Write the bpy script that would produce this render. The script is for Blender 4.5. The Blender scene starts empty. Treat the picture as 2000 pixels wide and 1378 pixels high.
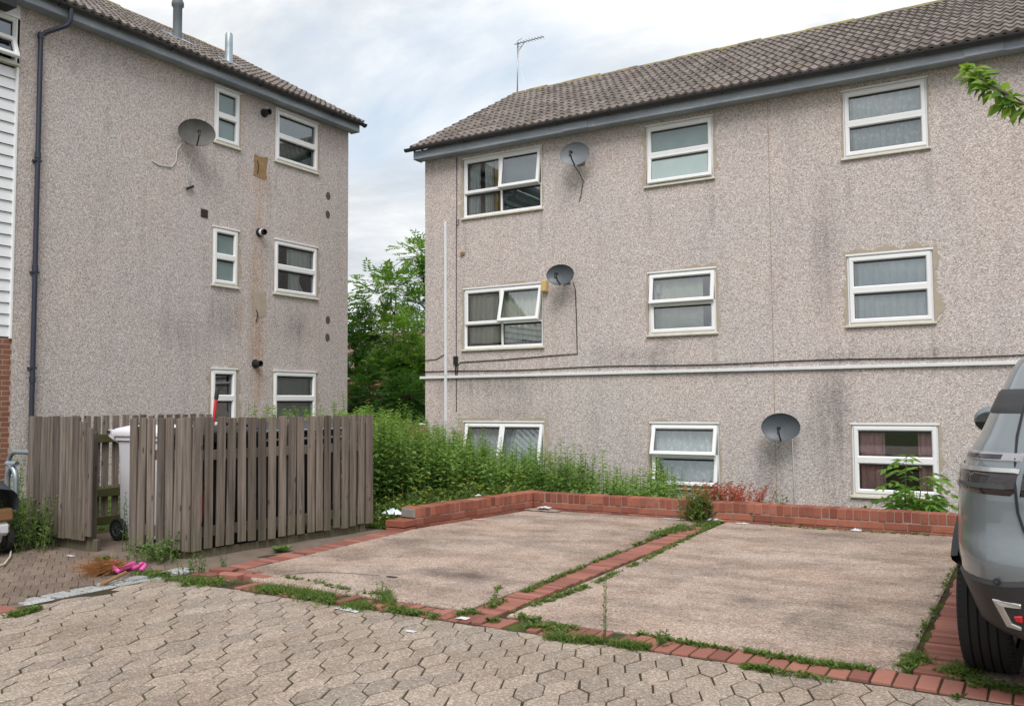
import bpy, math, random
from mathutils import Vector, Matrix, noise as mnoise
R_ = random.Random(7)
sc = bpy.context.scene
COL = sc.collection
rad = math.radians
V = Vector

# ------------------------------------------------------------------ camera
H = 1.35
F_PX = 1716.24
YAW, PIT, ROL = rad(30.9335), rad(3.26448), rad(-0.371506)
_cy, _sy = math.cos(YAW), math.sin(YAW)
CF = V((-_sy*math.cos(PIT), _cy*math.cos(PIT), math.sin(PIT)))
_r = V((_cy, _sy, 0)); _u = _r.cross(CF)
CR = math.cos(ROL)*_r + math.sin(ROL)*_u
CU = -math.sin(ROL)*_r + math.cos(ROL)*_u
CAM = V((0, 0, H))
def P(u, v, ax, val):
    """survey helper: the spot on the real plane (axis = val) that was measured in the photograph"""
    d = (u-1000)*CR + (689-v)*CU + F_PX*CF
    return CAM + d*((val-CAM[ax])/d[ax])
cam = bpy.data.cameras.new('camera'); co = bpy.data.objects.new('camera', cam); COL.objects.link(co)
cam.sensor_width = 36; cam.lens = F_PX/2000*36; cam.clip_end = 2000; cam.clip_start = .05
m = Matrix((CR, CU, -CF)).transposed().to_4x4(); m.translation = CAM; co.matrix_world = m
sc.camera = co

# ------------------------------------------------------------------ materials
class NT:
    def __init__(s, name):
        s.m = bpy.data.materials.new(name); s.m.use_nodes = True
        s.t = s.m.node_tree; s.n = s.t.nodes; s.l = s.t.links
        s.n.clear()
        s.out = s.n.new('ShaderNodeOutputMaterial')
        s.b = s.n.new('ShaderNodeBsdfPrincipled'); s.l.new(s.b.outputs[0], s.out.inputs[0])
        s.tc = s.n.new('ShaderNodeTexCoord').outputs['Object']
    def set(s, sock, v):
        if hasattr(v, 'is_output') or hasattr(v, 'links'): s.l.new(v, sock)
        else:
            if isinstance(v, (tuple, list)) and len(v) == 3 and sock.type == 'RGBA': v = (*v, 1)
            sock.default_value = v
    def mth(s, op, a, b=0., c=None, clamp=False):
        n = s.n.new('ShaderNodeMath'); n.operation = op; n.use_clamp = clamp
        s.set(n.inputs[0], a); s.set(n.inputs[1], b)
        if c is not None: s.set(n.inputs[2], c)
        return n.outputs[0]
    def noise(s, scale, detail=4., rough=.55, vec=None, dist=0.):
        n = s.n.new('ShaderNodeTexNoise'); s.set(n.inputs['Vector'], vec or s.tc)
        n.inputs['Scale'].default_value = scale; n.inputs['Detail'].default_value = detail
        n.inputs['Roughness'].default_value = rough; n.inputs['Distortion'].default_value = dist
        return n.outputs['Fac']
    def vor(s, scale, out='Color', feat='F1', vec=None):
        n = s.n.new('ShaderNodeTexVoronoi'); s.set(n.inputs['Vector'], vec or s.tc); n.feature = feat
        n.inputs['Scale'].default_value = scale
        return n.outputs[out]
    def chan(s, c, i=0):
        n = s.n.new('ShaderNodeSeparateColor'); s.l.new(c, n.inputs[0]); return n.outputs[i]
    def ramp(s, f, stops, interp='LINEAR'):
        n = s.n.new('ShaderNodeValToRGB'); s.set(n.inputs[0], f); n.color_ramp.interpolation = interp
        e = n.color_ramp.elements
        while len(e) < len(stops): e.new(.5)
        for i, (p, c) in enumerate(stops):
            e[i].position = p; e[i].color = (*c, 1) if isinstance(c, (tuple, list)) else (c, c, c, 1)
        return n.outputs[0]
    def mr(s, f, a, b, c=0., d=1.):
        n = s.n.new('ShaderNodeMapRange'); s.set(n.inputs[0], f)
        for i, x in enumerate((a, b, c, d)): s.set(n.inputs[i+1], x)
        return n.outputs[0]
    def mix(s, f, a, b, mode='MIX'):
        n = s.n.new('ShaderNodeMix'); n.data_type = 'RGBA'; n.blend_type = mode
        s.set(n.inputs[0], f); s.set(n.inputs[6], a); s.set(n.inputs[7], b); return n.outputs[2]
    def mapv(s, scale=(1, 1, 1), loc=(0, 0, 0), rot=(0, 0, 0)):
        n = s.n.new('ShaderNodeMapping'); s.l.new(s.tc, n.inputs[0])
        n.inputs['Scale'].default_value = scale; n.inputs['Location'].default_value = loc; n.inputs['Rotation'].default_value = rot
        return n.outputs[0]
    def tint(s):
        n = s.n.new('ShaderNodeAttribute'); n.attribute_name = 'tint'; return n.outputs['Fac']
    def bump(s, h, st=.3, d=.01):
        n = s.n.new('ShaderNodeBump'); n.inputs['Strength'].default_value = st; n.inputs['Distance'].default_value = d
        s.l.new(h, n.inputs['Height']); s.l.new(n.outputs[0], s.b.inputs['Normal'])
    def sep(s):
        n = s.n.new('ShaderNodeSeparateXYZ'); s.l.new(s.tc, n.inputs[0]); return n.outputs
    def stain(s, a, b, ca, cb, ra, rb, soft=.6, wob=.5, nz=None):
        """soft-edged irregular mark centred at (ca,cb) in the two given coordinates"""
        x = s.mth('DIVIDE', s.mth('SUBTRACT', a, ca), ra); y = s.mth('DIVIDE', s.mth('SUBTRACT', b, cb), rb)
        d = s.mth('SQRT', s.mth('ADD', s.mth('MULTIPLY', x, x), s.mth('MULTIPLY', y, y)))
        d = s.mth('ADD', d, s.mth('MULTIPLY', s.mth('SUBTRACT', nz if nz is not None else s.noise(2.5, 5), .5), wob*2))
        return s.mr(d, 1.0, 1.0-soft)
    def fin(s, col, rough=.8, spec=.3, metal=0.):
        s.set(s.b.inputs['Base Color'], col); s.set(s.b.inputs['Roughness'], rough)
        s.set(s.b.inputs['Specular IOR Level'], spec); s.set(s.b.inputs['Metallic'], metal); return s.m

def simple(name, c, rough=.6, spec=.4, metal=0., var=.15, nscale=6, bump=0, bscale=60):
    t = NT(name); f = t.noise(nscale, 5)
    c2 = tuple(max(0, x*(1-var)) for x in c); c1 = tuple(x*(1+var*.6) for x in c)
    if bump: t.bump(t.noise(bscale, 3), bump, .004)
    return t.fin(t.mix(f, c2, c1), rough, spec, metal)

def pebbledash(name, axes, stains_and_tones, warm=0.):
    t = NT(name)
    c = t.vor(70, 'Color'); d = t.vor(70, 'Distance')
    n1 = t.noise(30, 3, .7)
    val = t.mth('ADD', t.mth('MULTIPLY', t.chan(c, 0), .62), t.mth('MULTIPLY', n1, .38))
    col = t.ramp(val, [(.14, (.28, .245, .228)), (.36, (.445, .393, .369)), (.55, (.54, .484, .457)), (.72, (.62, .565, .536)), (.93, (.86, .82, .79))])
    hue = t.ramp(t.chan(c, 1), [(0, (1.06, .96, .93)), (.5, (1, 1, 1)), (1, (.96, 1.0, 1.04))])
    col = t.mix(.8, col, hue, 'MULTIPLY')
    big = t.noise(.55, 5, .6)
    col = t.mix(t.mr(big, .38, .68, 0, .6), col, t.mix(1., col, (1.06, 1.0, .965), 'MULTIPLY'))
    xyz = t.sep(); a, b = xyz[axes[0]], xyz[axes[1]]
    wob = t.noise(1.1, 6, .62)
    streak = t.noise(1., 5, .6, vec=t.mapv((3.2, 3.2, .35)))
    col = t.mix(t.mr(streak, .52, .78, 0, .38), col, t.mix(1., col, (.62, .62, .63), 'MULTIPLY'))
    sk = t.mr(t.noise(1., 6, .7, vec=t.mapv((8, 8, .45))), .36, .62, .25, 1.)
    for (ca, cb, ra, rb, soft, st, tone) in stains_and_tones:
        f = t.mth('MULTIPLY', t.mth('MULTIPLY', t.stain(a, b, ca, cb, ra, rb, .95, .6, wob), st), sk)
        col = t.mix(f, col, t.mix(1., col, tone, 'MULTIPLY'))
    h = t.mth('ADD', t.mth('MULTIPLY', d, -.8), t.mth('MULTIPLY', n1, .8))
    t.bump(h, .55, .013)
    return t.fin(col, .92, .2)

DK = (.40, .40, .42); BR = (.80, .56, .36); GRN = (.55, .6, .5)
M = {}
M['dash_right'] = pebbledash('pebbledash_pinkish', (0, 2), [
    (-2.75, 3.5, .30, 1.5, .8, .62, DK), (-2.72, 1.25, .40, .95, .7, .85, (.30, .30, .32)), (-2.75, .35, .3, .9, .8, .6, DK),
    (-9.0, 1.75, 1.6, .35, .8, .7, DK), (-6.1, 2.15, .8, .22, .9, .55, DK), (-4.6, 1.85, 1.6, .22, .9, .55, DK), (-1.5, 2.0, 1.5, .18, .9, .45, DK),
    (-5.4, 2.3, .25, .5, .9, .5, DK), (-8.6, 1.2, 1.2, .6, .9, .35, DK), (-3.6, 0, .3, 1.2, .9, .4, DK), (-5, .25, 8, 1.35, .9, .7, (.84, .865, .90)), (-4, 3.6, 7, 2.0, .9, .4, (.95, .97, 1.0))]+[(xx, zz-.42, .07, .45, .9, .6, (.5, .5, .52)) for xx in (-9.45, -7.75, -5.62, -4.52, -2.4, -1.28) for zz in (4.98, 2.44)]+[(-6.0, -.4, 4, .55, .9, .4, GRN)])
M['dash_left'] = pebbledash('pebbledash_weathered', (1, 2), [
    (11.9, 4.9, .26, 1.0, .7, .7, (.86, .64, .45)), (11.87, 3.2, .28, 1.8, .8, 1., (.78, .56, .37)), (11.9, 2.0, .18, 1.4, .8, .9, (.78, .54, .36)),
    (11.45, 3.0, .16, .55, .7, .75, (.62, .47, .33)), (11.1, 2.9, .4, .6, .8, .75, DK), (10.2, 2.6, .9, .5, .9, .5, DK), (12.9, 2.9, .7, .5, .8, .7, DK)]+[(yy, zz-.4, .05, .42, .9, .55, (.5, .5, .5)) for yy in (10.82, 11.36, 12.33, 13.45) for zz in (6.1, 3.48)]+[
    (13.2, 3.0, .5, .4, .9, .4, DK), (11.95, 5.6, .4, .35, .9, .45, (.9, .62, .42)), (11.55, 5.5, .1, .6, .8, .4, (.9, .66, .52)), (7.35, 4, .22, 5, .6, .4, (.75, .68, .6)),
    (10, 7.1, 5, .3, .9, .35, DK), (9, .6, 5, .6, .9, .4, GRN), (11, 3.5, 9, 6, .9, .6, (.90, .93, .97))])  # this row starts with a darker band along the wall top
def _mat_tile():
    t = NT('concrete_roof_tile'); f = t.tint(); n = t.noise(9, 5); n2 = t.noise(60, 3)
    col = t.ramp(f, [(0, (.105, .086, .080)), (.5, (.150, .126, .117)), (1, (.205, .172, .159))])
    col = t.mix(t.mr(n, .45, .75, 0, .6), col, (.23, .205, .165)); col = t.mix(t.mr(n2, .6, .75, 0, .5), col, (.33, .31, .27))
    l = t.noise(3.2, 6, .6); col = t.mix(t.mr(l, .66, .74, 0, .6), col, (.27, .23, .08))
    t.bump(n2, .4, .006); return t.fin(col, .9, .2)
M['tile'] = _mat_tile()
def _mat_ridge():
    t = NT('lichen_ridge_tile'); n = t.noise(5, 6, .65); n2 = t.noise(40, 3)
    col = t.mix(t.mr(n, .4, .6), (.155, .135, .11), (.31, .26, .085)); col = t.mix(t.mr(t.noise(.9, 3), .6, .7), col, (.42, .21, .05))
    t.bump(n2, .4, .006); return t.fin(col, .9, .2)
M['ridge'] = _mat_ridge()
def _mat_fascia():
    t = NT('weathered_fascia_board'); n = t.noise(1., 6, .65, vec=t.mapv((1.2, 1.2, 9))); n2 = t.noise(14, 5, .7)
    col = t.mix(t.mr(n, .35, .7), (.24, .275, .33), (.43, .47, .52)); col = t.mix(t.mr(n2, .60, .70, 0, .8), col, (.55, .57, .58))
    t.bump(n2, .2, .004); return t.fin(col, .6, .35)
M['fascia'] = _mat_fascia()
M['gutter'] = simple('black_gutter_plastic', (.035, .035, .04), .45, .5, var=.4)
M['pipe'] = simple('dark_navy_pipe', (.030, .035, .058), .4, .5, var=.3)
M['upvc'] = simple('white_window_frame', (.80, .80, .80), .3, .5, var=.07, nscale=3)
M['upvc_old'] = simple('cream_sill_board', (.62, .59, .50), .5, .4, var=.3, nscale=9)
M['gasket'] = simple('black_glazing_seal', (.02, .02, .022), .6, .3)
def _mat_glass(name='window_glass', ior=2.75, tintc=(.90, .96, .95)):
    t = NT(name); n = t.n; g = n.new('ShaderNodeBsdfGlossy'); g.inputs['Roughness'].default_value = .015
    g.inputs['Color'].default_value = (.9, .95, 1, 1)
    tr = n.new('ShaderNodeBsdfTransparent'); tr.inputs['Color'].default_value = (*tintc, 1)
    fr = n.new('ShaderNodeFresnel'); fr.inputs['IOR'].default_value = 1.5
    mx = n.new('ShaderNodeMixShader'); t.l.new(t.mth('MAXIMUM', fr.outputs[0], .21), mx.inputs[0]); t.l.new(tr.outputs[0], mx.inputs[1]); t.l.new(g.outputs[0], mx.inputs[2])
    t.l.new(mx.outputs[0], t.out.inputs[0]); n.remove(t.b)
    return t.m
M['glass'] = _mat_glass()
M['frost'] = simple('obscured_bathroom_glass', (.17, .235, .235), .18, .9, var=.25, nscale=3)
M['frost_pale'] = simple('pale_obscured_glass', (.36, .45, .44), .2, .9, var=.2, nscale=3)
def _mat_net(name, c, lace=0.):
    t = NT(name); n = t.noise(24, 3); col = t.mix(n, tuple(x*.8 for x in c), c)
    if lace:
        v = t.vor(13, 'Distance'); col = t.mix(t.mr(v, .25, .5, 0, lace), col, tuple(x*.42 for x in c))
    return t.fin(col, .9, .1)
M['net'] = _mat_net('net_curtain_cloth', (.84, .86, .86))
M['lace'] = _mat_net('lace_curtain_cloth', (.84, .87, .87), .4)
M['pinkcloth'] = _mat_net('pink_curtain_cloth', (.95, .52, .60))
M['beigecloth'] = _mat_net('beige_curtain_cloth', (.78, .75, .64))
M['teal'] = _mat_net('teal_reflection_tone', (.16, .21, .21))  # reflection tone, put as colour on sheets behind the panes
M['mustard'] = _mat_net('mustard_curtain_cloth', (.62, .42, .14))
M['room'] = simple('painted_interior_wall', (.42, .42, .40), .9, .1)
def _mat_mortar():
    t = NT('patched_mortar'); n = t.noise(7, 6, .65); n2 = t.noise(55, 3)
    col = t.mix(n, (.31, .26, .20), (.50, .425, .345)); t.bump(t.mth('ADD', n, t.mth('MULTIPLY', n2, .4)), .6, .012); return t.fin(col, .95, .1)
M['mortar'] = _mat_mortar()
M['oldmortar'] = simple('brown_bare_patch', (.33, .215, .115), .95, .1, var=.5, nscale=16, bump=.8, bscale=40)
M['trunking'] = simple('white_cable_trunking', (.70, .71, .72), .45, .4, var=.12, nscale=4)
M['cable'] = simple('black_cable', (.02, .02, .02), .6, .3)
M['cablew'] = simple('white_cable', (.62, .62, .60), .5, .3)
M['dish_grey'] = simple('grey_mesh_dish', (.165, .18, .195), .5, .4, var=.15, nscale=9)
M['dish_dark'] = simple('dark_grey_dish', (.085, .098, .112), .45, .45, var=.25, nscale=9)
M['dish_old'] = simple('rusty_grey_dish', (.105, .098, .09), .6, .4, var=.55, nscale=7)
M['blackplastic'] = simple('black_plastic', (.022, .023, .025), .5, .4, var=.3)
M['galv'] = simple('galvanised_steel', (.36, .42, .46), .42, .5, .6, var=.25, nscale=12)
M['alu'] = simple('dull_aluminium', (.35, .36, .37), .4, .5, .8)
M['greypipe'] = simple('grey_vent_pipe', (.13, .15, .165), .6, .3, var=.3)
M['yellowbox'] = simple('yellowed_plastic_box', (.60, .43, .17), .5, .4, var=.12)
M['ventbrown'] = simple('brown_air_vent', (.075, .05, .04), .7, .3, var=.5, nscale=30)
M['ventstone'] = simple('mossy_core_hole', (.13, .105, .075), .95, .1, var=.6, nscale=30, bump=.8)
M['whiteboard'] = simple('white_shiplap_board', (.72, .73, .75), .4, .45, var=.08)
def _mat_brickwall():
    t = NT('brown_brickwork'); n = t.n.new('ShaderNodeTexBrick')
    t.l.new(t.mapv((1, 1, 1), rot=(0, rad(90), rad(0))), n.inputs['Vector']) if False else None
    x = t.sep(); cmb = t.n.new('ShaderNodeCombineXYZ'); t.l.new(x[1], cmb.inputs[0]); t.l.new(x[2], cmb.inputs[1]); t.l.new(cmb.outputs[0], n.inputs['Vector'])
    n.inputs['Scale'].default_value = 1; n.inputs['Brick Width'].default_value = .225; n.inputs['Row Height'].default_value = .075
    n.inputs['Mortar Size'].default_value = .006; n.inputs['Color1'].default_value = (.20, .085, .055, 1); n.inputs['Color2'].default_value = (.27, .12, .075, 1)
    n.inputs['Mortar'].default_value = (.36, .30, .25, 1)
    t.bump(n.outputs['Fac'], -.6, .01); return t.fin(t.mix(t.mr(t.noise(20, 4), .4, .7, 0, .4), n.outputs[0], (.15, .07, .05)), .9, .2)
M['brickwork'] = _mat_brickwall()
def _mat_brick(name, lo, hi, soot):
    t = NT(name); f = t.tint(); n = t.noise(14, 5, .65); n2 = t.noise(90, 3, .7)
    col = t.mix(f, lo, hi); col = t.mix(t.mr(n, .5, .75, 0, .55), col, soot); col = t.mix(t.mr(n2, .62, .72, 0, .5), col, (.10, .055, .045))
    t.bump(t.mth('ADD', n2, n), .35, .004); return t.fin(col, .85, .25)
M['redbrick'] = _mat_brick('red_engineering_brick', (.185, .057, .038), (.345, .125, .080), (.13, .055, .045))
M['kerbbrick'] = _mat_brick('worn_red_kerb_brick', (.195, .075, .058), (.345, .145, .108), (.21, .13, .105))
M['wallmortar'] = simple('pale_wall_mortar', (.30, .235, .20), .95, .1, var=.4, nscale=20)
M['endblock'] = simple('grey_render_block', (.26, .24, .225), .95, .1, var=.35, nscale=14, bump=.5)
def _mat_concrete():
    t = NT('pinkish_bay_concrete'); x = t.sep(); a, b = x[0], x[1]
    c = t.vor(120, 'Color'); n1 = t.noise(60, 5, .75)
    val = t.mth('ADD', t.mth('MULTIPLY', t.chan(c, 0), .55), t.mth('MULTIPLY', n1, .45))
    col = t.ramp(val, [(.16, (.165, .125, .103)), (.38, (.335, .258, .212)), (.6, (.435, .340, .282)), (.85, (.62, .53, .46))])
    big = t.noise(.8, 6, .62); mid = t.noise(3.2, 6, .65)
    col = t.mix(t.mr(big, .42, .66, 0, .7), col, t.mix(1., col, (1.12, 1.02, .94), 'MULTIPLY'))
    col = t.mix(t.mr(mid, .50, .74, 0, .62), col, t.mix(1., col, (.60, .60, .62), 'MULTIPLY'))
    col = t.mix(t.mr(t.noise(1.5, 7, .68, vec=t.mapv((1, 1.6, 1), loc=(4, 2, 0))), .44, .62, 0, .8), col, t.mix(1., col, (.56, .555, .555), 'MULTIPLY'))
    br = t.noise(1., 5, .7, vec=t.mapv((9, 60, 1), rot=(0, 0, .25))); col = t.mix(t.mr(br, .5, .75, 0, .10), col, t.mix(1., col, (.68, .66, .65), 'MULTIPLY'))
    wob = t.noise(2.2, 6, .65)
    for (ca, cb, ra, rb, so, st, tone) in [(-3.95, 5.75, .55, .22, .8, .85, (.36, .36, .38)), (-4.6, 8.9, .5, .35, .9, .4, DK), (-3.6, 8.4, .5, .3, .9, .5, DK), (-1.9, 7.9, .7, .4, .9, .55, (1.25, 1.3, 1.36)),
            (-1.7, 9.3, 1.6, .4, .8, .6, (.55, .53, .5)), (-1.2, 6.2, .28, 1.3, .8, .45, (.6, .6, .6)), (-2.2, 8.7, .6, .3, .9, .5, (.62, .6, .57)), (-5.3, 6.6, .35, 1.6, .8, .6, (.62, .6, .57)),
            (-5.4, 5.2, .5, .35, .8, .6, (.6, .58, .55)), (-4.3, 9.6, 1.5, .25, .9, .55, (.6, .58, .55)), (-1.0, 8.8, .5, 1.1, .8, .45, (.64, .62, .6)), (-1.75, 6.0, .10, .16, .9, .7, (.4, .4, .42)), (-1.35, 5.6, .07, .22, .9, .6, (.45, .45, .46)), (-2.3, 7.2, .09, .12, .9, .6, (.45, .45, .46)), (-4.9, 7.6, .12, .1, .9, .6, (.45, .45, .46)), (-4.2, 6.5, .16, .9, .9, .4, (.6, .6, .6)), (-3.4, 7.5, .22, 2.5, .9, .5, (.66, .65, .62))]:
        f = t.mth('MULTIPLY', t.stain(a, b, ca, cb, ra, rb, so, .6, wob), st); col = t.mix(f, col, t.mix(1., col, tone, 'MULTIPLY'))
    t.bump(t.mth('ADD', val, t.mth('MULTIPLY', mid, .6)), .6, .008); return t.fin(col, .93, .2)
M['concrete'] = _mat_concrete()
def _mat_paver(name, stops, grime, speck=120):
    t = NT(name); f = t.tint(); c = t.vor(speck, 'Color'); n1 = t.noise(70, 4, .75); n = t.noise(1.3, 6, .6); n3 = t.noise(9, 5, .6)
    val = t.mth('ADD', t.mth('MULTIPLY', t.chan(c, 0), .5), t.mth('MULTIPLY', n1, .5))
    col = t.ramp(val, stops); col = t.mix(1., col, t.mix(f, (.85, .845, .84), (1.12, 1.10, 1.07)), 'MULTIPLY')
    col = t.mix(t.mr(n, .40, .68, 0, .75), col, t.mix(1., col, grime, 'MULTIPLY'))
    col = t.mix(t.mr(n3, .55, .75, 0, .5), col, t.mix(1., col, (.66, .65, .64), 'MULTIPLY'))
    t.bump(t.mth('ADD', val, n3), .6, .006); return t.fin(col, .92, .2)
M['paver'] = _mat_paver('grey_brown_paver', [(.16, (.175, .142, .117)), (.40, (.280, .231, .194)), (.62, (.350, .292, .246)), (.90, (.63, .56, .50))], (.78, .72, .66))
M['blockpaver'] = _mat_paver('brown_block_paver', [(.15, (.10, .075, .06)), (.45, (.185, .142, .115)), (.7, (.24, .188, .152)), (.9, (.34, .28, .235))], (.74, .70, .68))
M['granite'] = _mat_paver('grey_granite_sett', [(.2, (.19, .195, .20)), (.5, (.36, .37, .375)), (.85, (.52, .525, .525))], (.7, .67, .62))
def _mat_joint():
    t = NT('dark_joint_dirt'); n = t.noise(2.4, 6, .65); n2 = t.noise(40, 4)
    col = t.mix(n2, (.034, .028, .019), (.075, .060, .042)); col = t.mix(t.mr(n, .50, .62, 0, .85), col, t.mix(n2, (.05, .070, .016), (.115, .135, .035)))
    t.bump(n2, .6, .01); return t.fin(col, 1., .05)
M['joint'] = _mat_joint()
def _mat_soil():
    t = NT('weedy_soil'); n = t.noise(1.2, 6, .6); n2 = t.noise(30, 5)
    col = t.mix(n2, (.045, .035, .024), (.115, .09, .065)); col = t.mix(t.mr(n, .38, .55, 0, .9), col, t.mix(n2, (.025, .05, .012), (.07, .115, .028)))
    t.bump(n2, .8, .03); return t.fin(col, 1., .05)
M['soil'] = _mat_soil()
M['trodden'] = simple('trodden_dirt_concrete', (.185, .142, .115), .95, .1, var=.5, nscale=5, bump=.6, bscale=40)
def _mat_wood():
    t = NT('weathered_fence_timber'); f = t.tint(); g = t.noise(1., 6, .7, vec=t.mapv((34, 34, 1.3))); n = t.noise(2.2, 5)
    col = t.mix(t.mr(g, .3, .72), (.066, .056, .048), (.262, .226, .198))
    col = t.mix(1., col, t.mix(f, (.62, .60, .58), (1.25, 1.20, 1.15)), 'MULTIPLY')
    z = t.sep()[2]; low = t.mr(t.mth('ADD', z, t.mth('MULTIPLY', n, .35)), .50, .18)
    col = t.mix(t.mth('MULTIPLY', low, .6), col, t.mix(g, (.075, .068, .036), (.16, .15, .085)))
    k = t.vor(2.3, 'Distance', vec=t.mapv((4.5, 4.5, 1.6))); col = t.mix(t.mr(k, .14, .07, 0, .85), col, (.05, .036, .028))
    t.bump(g, .5, .006); return t.fin(col, .9, .15)
M['wood'] = _mat_wood()
M['mosswood'] = simple('mossy_green_timber', (.085, .085, .035), .95, .1, var=.5, nscale=8, bump=.4)
def _mat_leaf(name, c0, c1, trans=.35, spec=.35):
    t = NT(name); f = t.tint(); col = t.mix(f, c0, c1)
    t.fin(col, .55, spec); d = t.n.new('ShaderNodeBsdfTranslucent'); t.l.new(t.mix(1., col, (1.5, 1.5, .7), 'MULTIPLY'), d.inputs[0])
    mx = t.n.new('ShaderNodeMixShader'); mx.inputs[0].default_value = trans
    t.l.new(t.b.outputs[0], mx.inputs[1]); t.l.new(d.outputs[0], mx.inputs[2]); t.l.new(mx.outputs[0], t.out.inputs[0]); return t.m
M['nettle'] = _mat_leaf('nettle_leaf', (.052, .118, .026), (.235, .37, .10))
M['ash'] = _mat_leaf('ash_leaf', (.055, .145, .022), (.22, .37, .07), .45)
M['ashdark'] = _mat_leaf('dark_bush_leaf', (.03, .095, .018), (.10, .215, .042), .4)
M['cherry'] = _mat_leaf('cherry_leaf', (.075, .175, .022), (.23, .34, .06), .45)
M['grass'] = _mat_leaf('grass_blade', (.052, .100, .020), (.175, .245, .060), .35)
M['weed'] = _mat_leaf('weed_leaf', (.050, .105, .025), (.155, .235, .065), .35)
M['redweed'] = _mat_leaf('red_weed_leaf', (.30, .045, .045), (.58, .17, .16), .35)
M['yellowflower'] = _mat_leaf('buttercup_petal', (.70, .48, .02), (.85, .66, .05), .2)
M['drystraw'] = _mat_leaf('brown_bristle', (.20, .085, .030), (.42, .21, .09), .2)
M['bark'] = simple('grey_green_bark', (.11, .09, .065), .95, .1, var=.5, nscale=12, bump=.6)
M['stem'] = simple('green_stem', (.09, .14, .04), .8, .2, var=.3)
M['binwhite'] = simple('pale_lilac_bin_plastic', (.66, .645, .675), .45, .4, var=.08, nscale=3)
M['binblack'] = simple('black_bin_plastic', (.018, .021, .024), .42, .45, var=.3)
M['tyrerub'] = simple('black_tyre_rubber', (.020, .020, .021), .75, .3, var=.3, nscale=30)
M['rimgrey'] = simple('grey_plastic_rim', (.06, .065, .07), .5, .4)
M['alloy'] = simple('alloy_wheel_metal', (.42, .43, .45), .3, .5, .9)
M['redpaint'] = simple('red_painted_handle', (.52, .018, .022), .4, .5)
def _mat_car():
    t = NT('grey_blue_car_paint'); n = t.noise(400, 2)
    t.fin(t.mix(n, (.150, .176, .190), (.188, .214, .228)), .32, .5, .25)
    t.b.inputs['Coat Weight'].default_value = 1.; t.b.inputs['Coat Roughness'].default_value = .03; return t.m
M['car'] = _mat_car()
M['cladding'] = simple('charcoal_bumper_plastic', (.030, .030, .032), .5, .45, var=.12, nscale=40)
M['carglass'] = simple('dark_car_glass', (.012, .014, .016), .04, .8)
M['lamp'] = simple('smoked_tail_lamp', (.020, .014, .016), .05, .8)
M['lampclear'] = simple('clear_lamp_lens', (.36, .36, .38), .08, .8, .4)
M['chrome'] = simple('satin_silver_trim', (.60, .60, .59), .22, .5, .85, var=.05)
M['reflector'] = simple('red_reflector', (.62, .012, .02), .15, .8)
M['pink'] = simple('pink_plastic', (.66, .10, .34), .5, .4, var=.3, nscale=14)
M['paper'] = simple('dirty_white_paper', (.55, .55, .56), .8, .2, var=.2, nscale=12)
M['pinkpaper'] = simple('salmon_paper', (.70, .29, .22), .8, .2)
M['bag'] = simple('white_polythene', (.72, .76, .84), .35, .5, var=.2)
M['stick'] = simple('brown_stick', (.27, .15, .075), .85, .2, var=.4)
M['coverfab'] = simple('dark_grey_cover_fabric', (.04, .045, .052), .7, .3, var=.3)
M['housebrick'] = simple('distant_red_brick', (.34, .15, .11), .9, .2, var=.3, nscale=8)
M['houseroof'] = simple('distant_brown_roof', (.20, .14, .11), .9, .2, var=.3, nscale=4)

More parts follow.
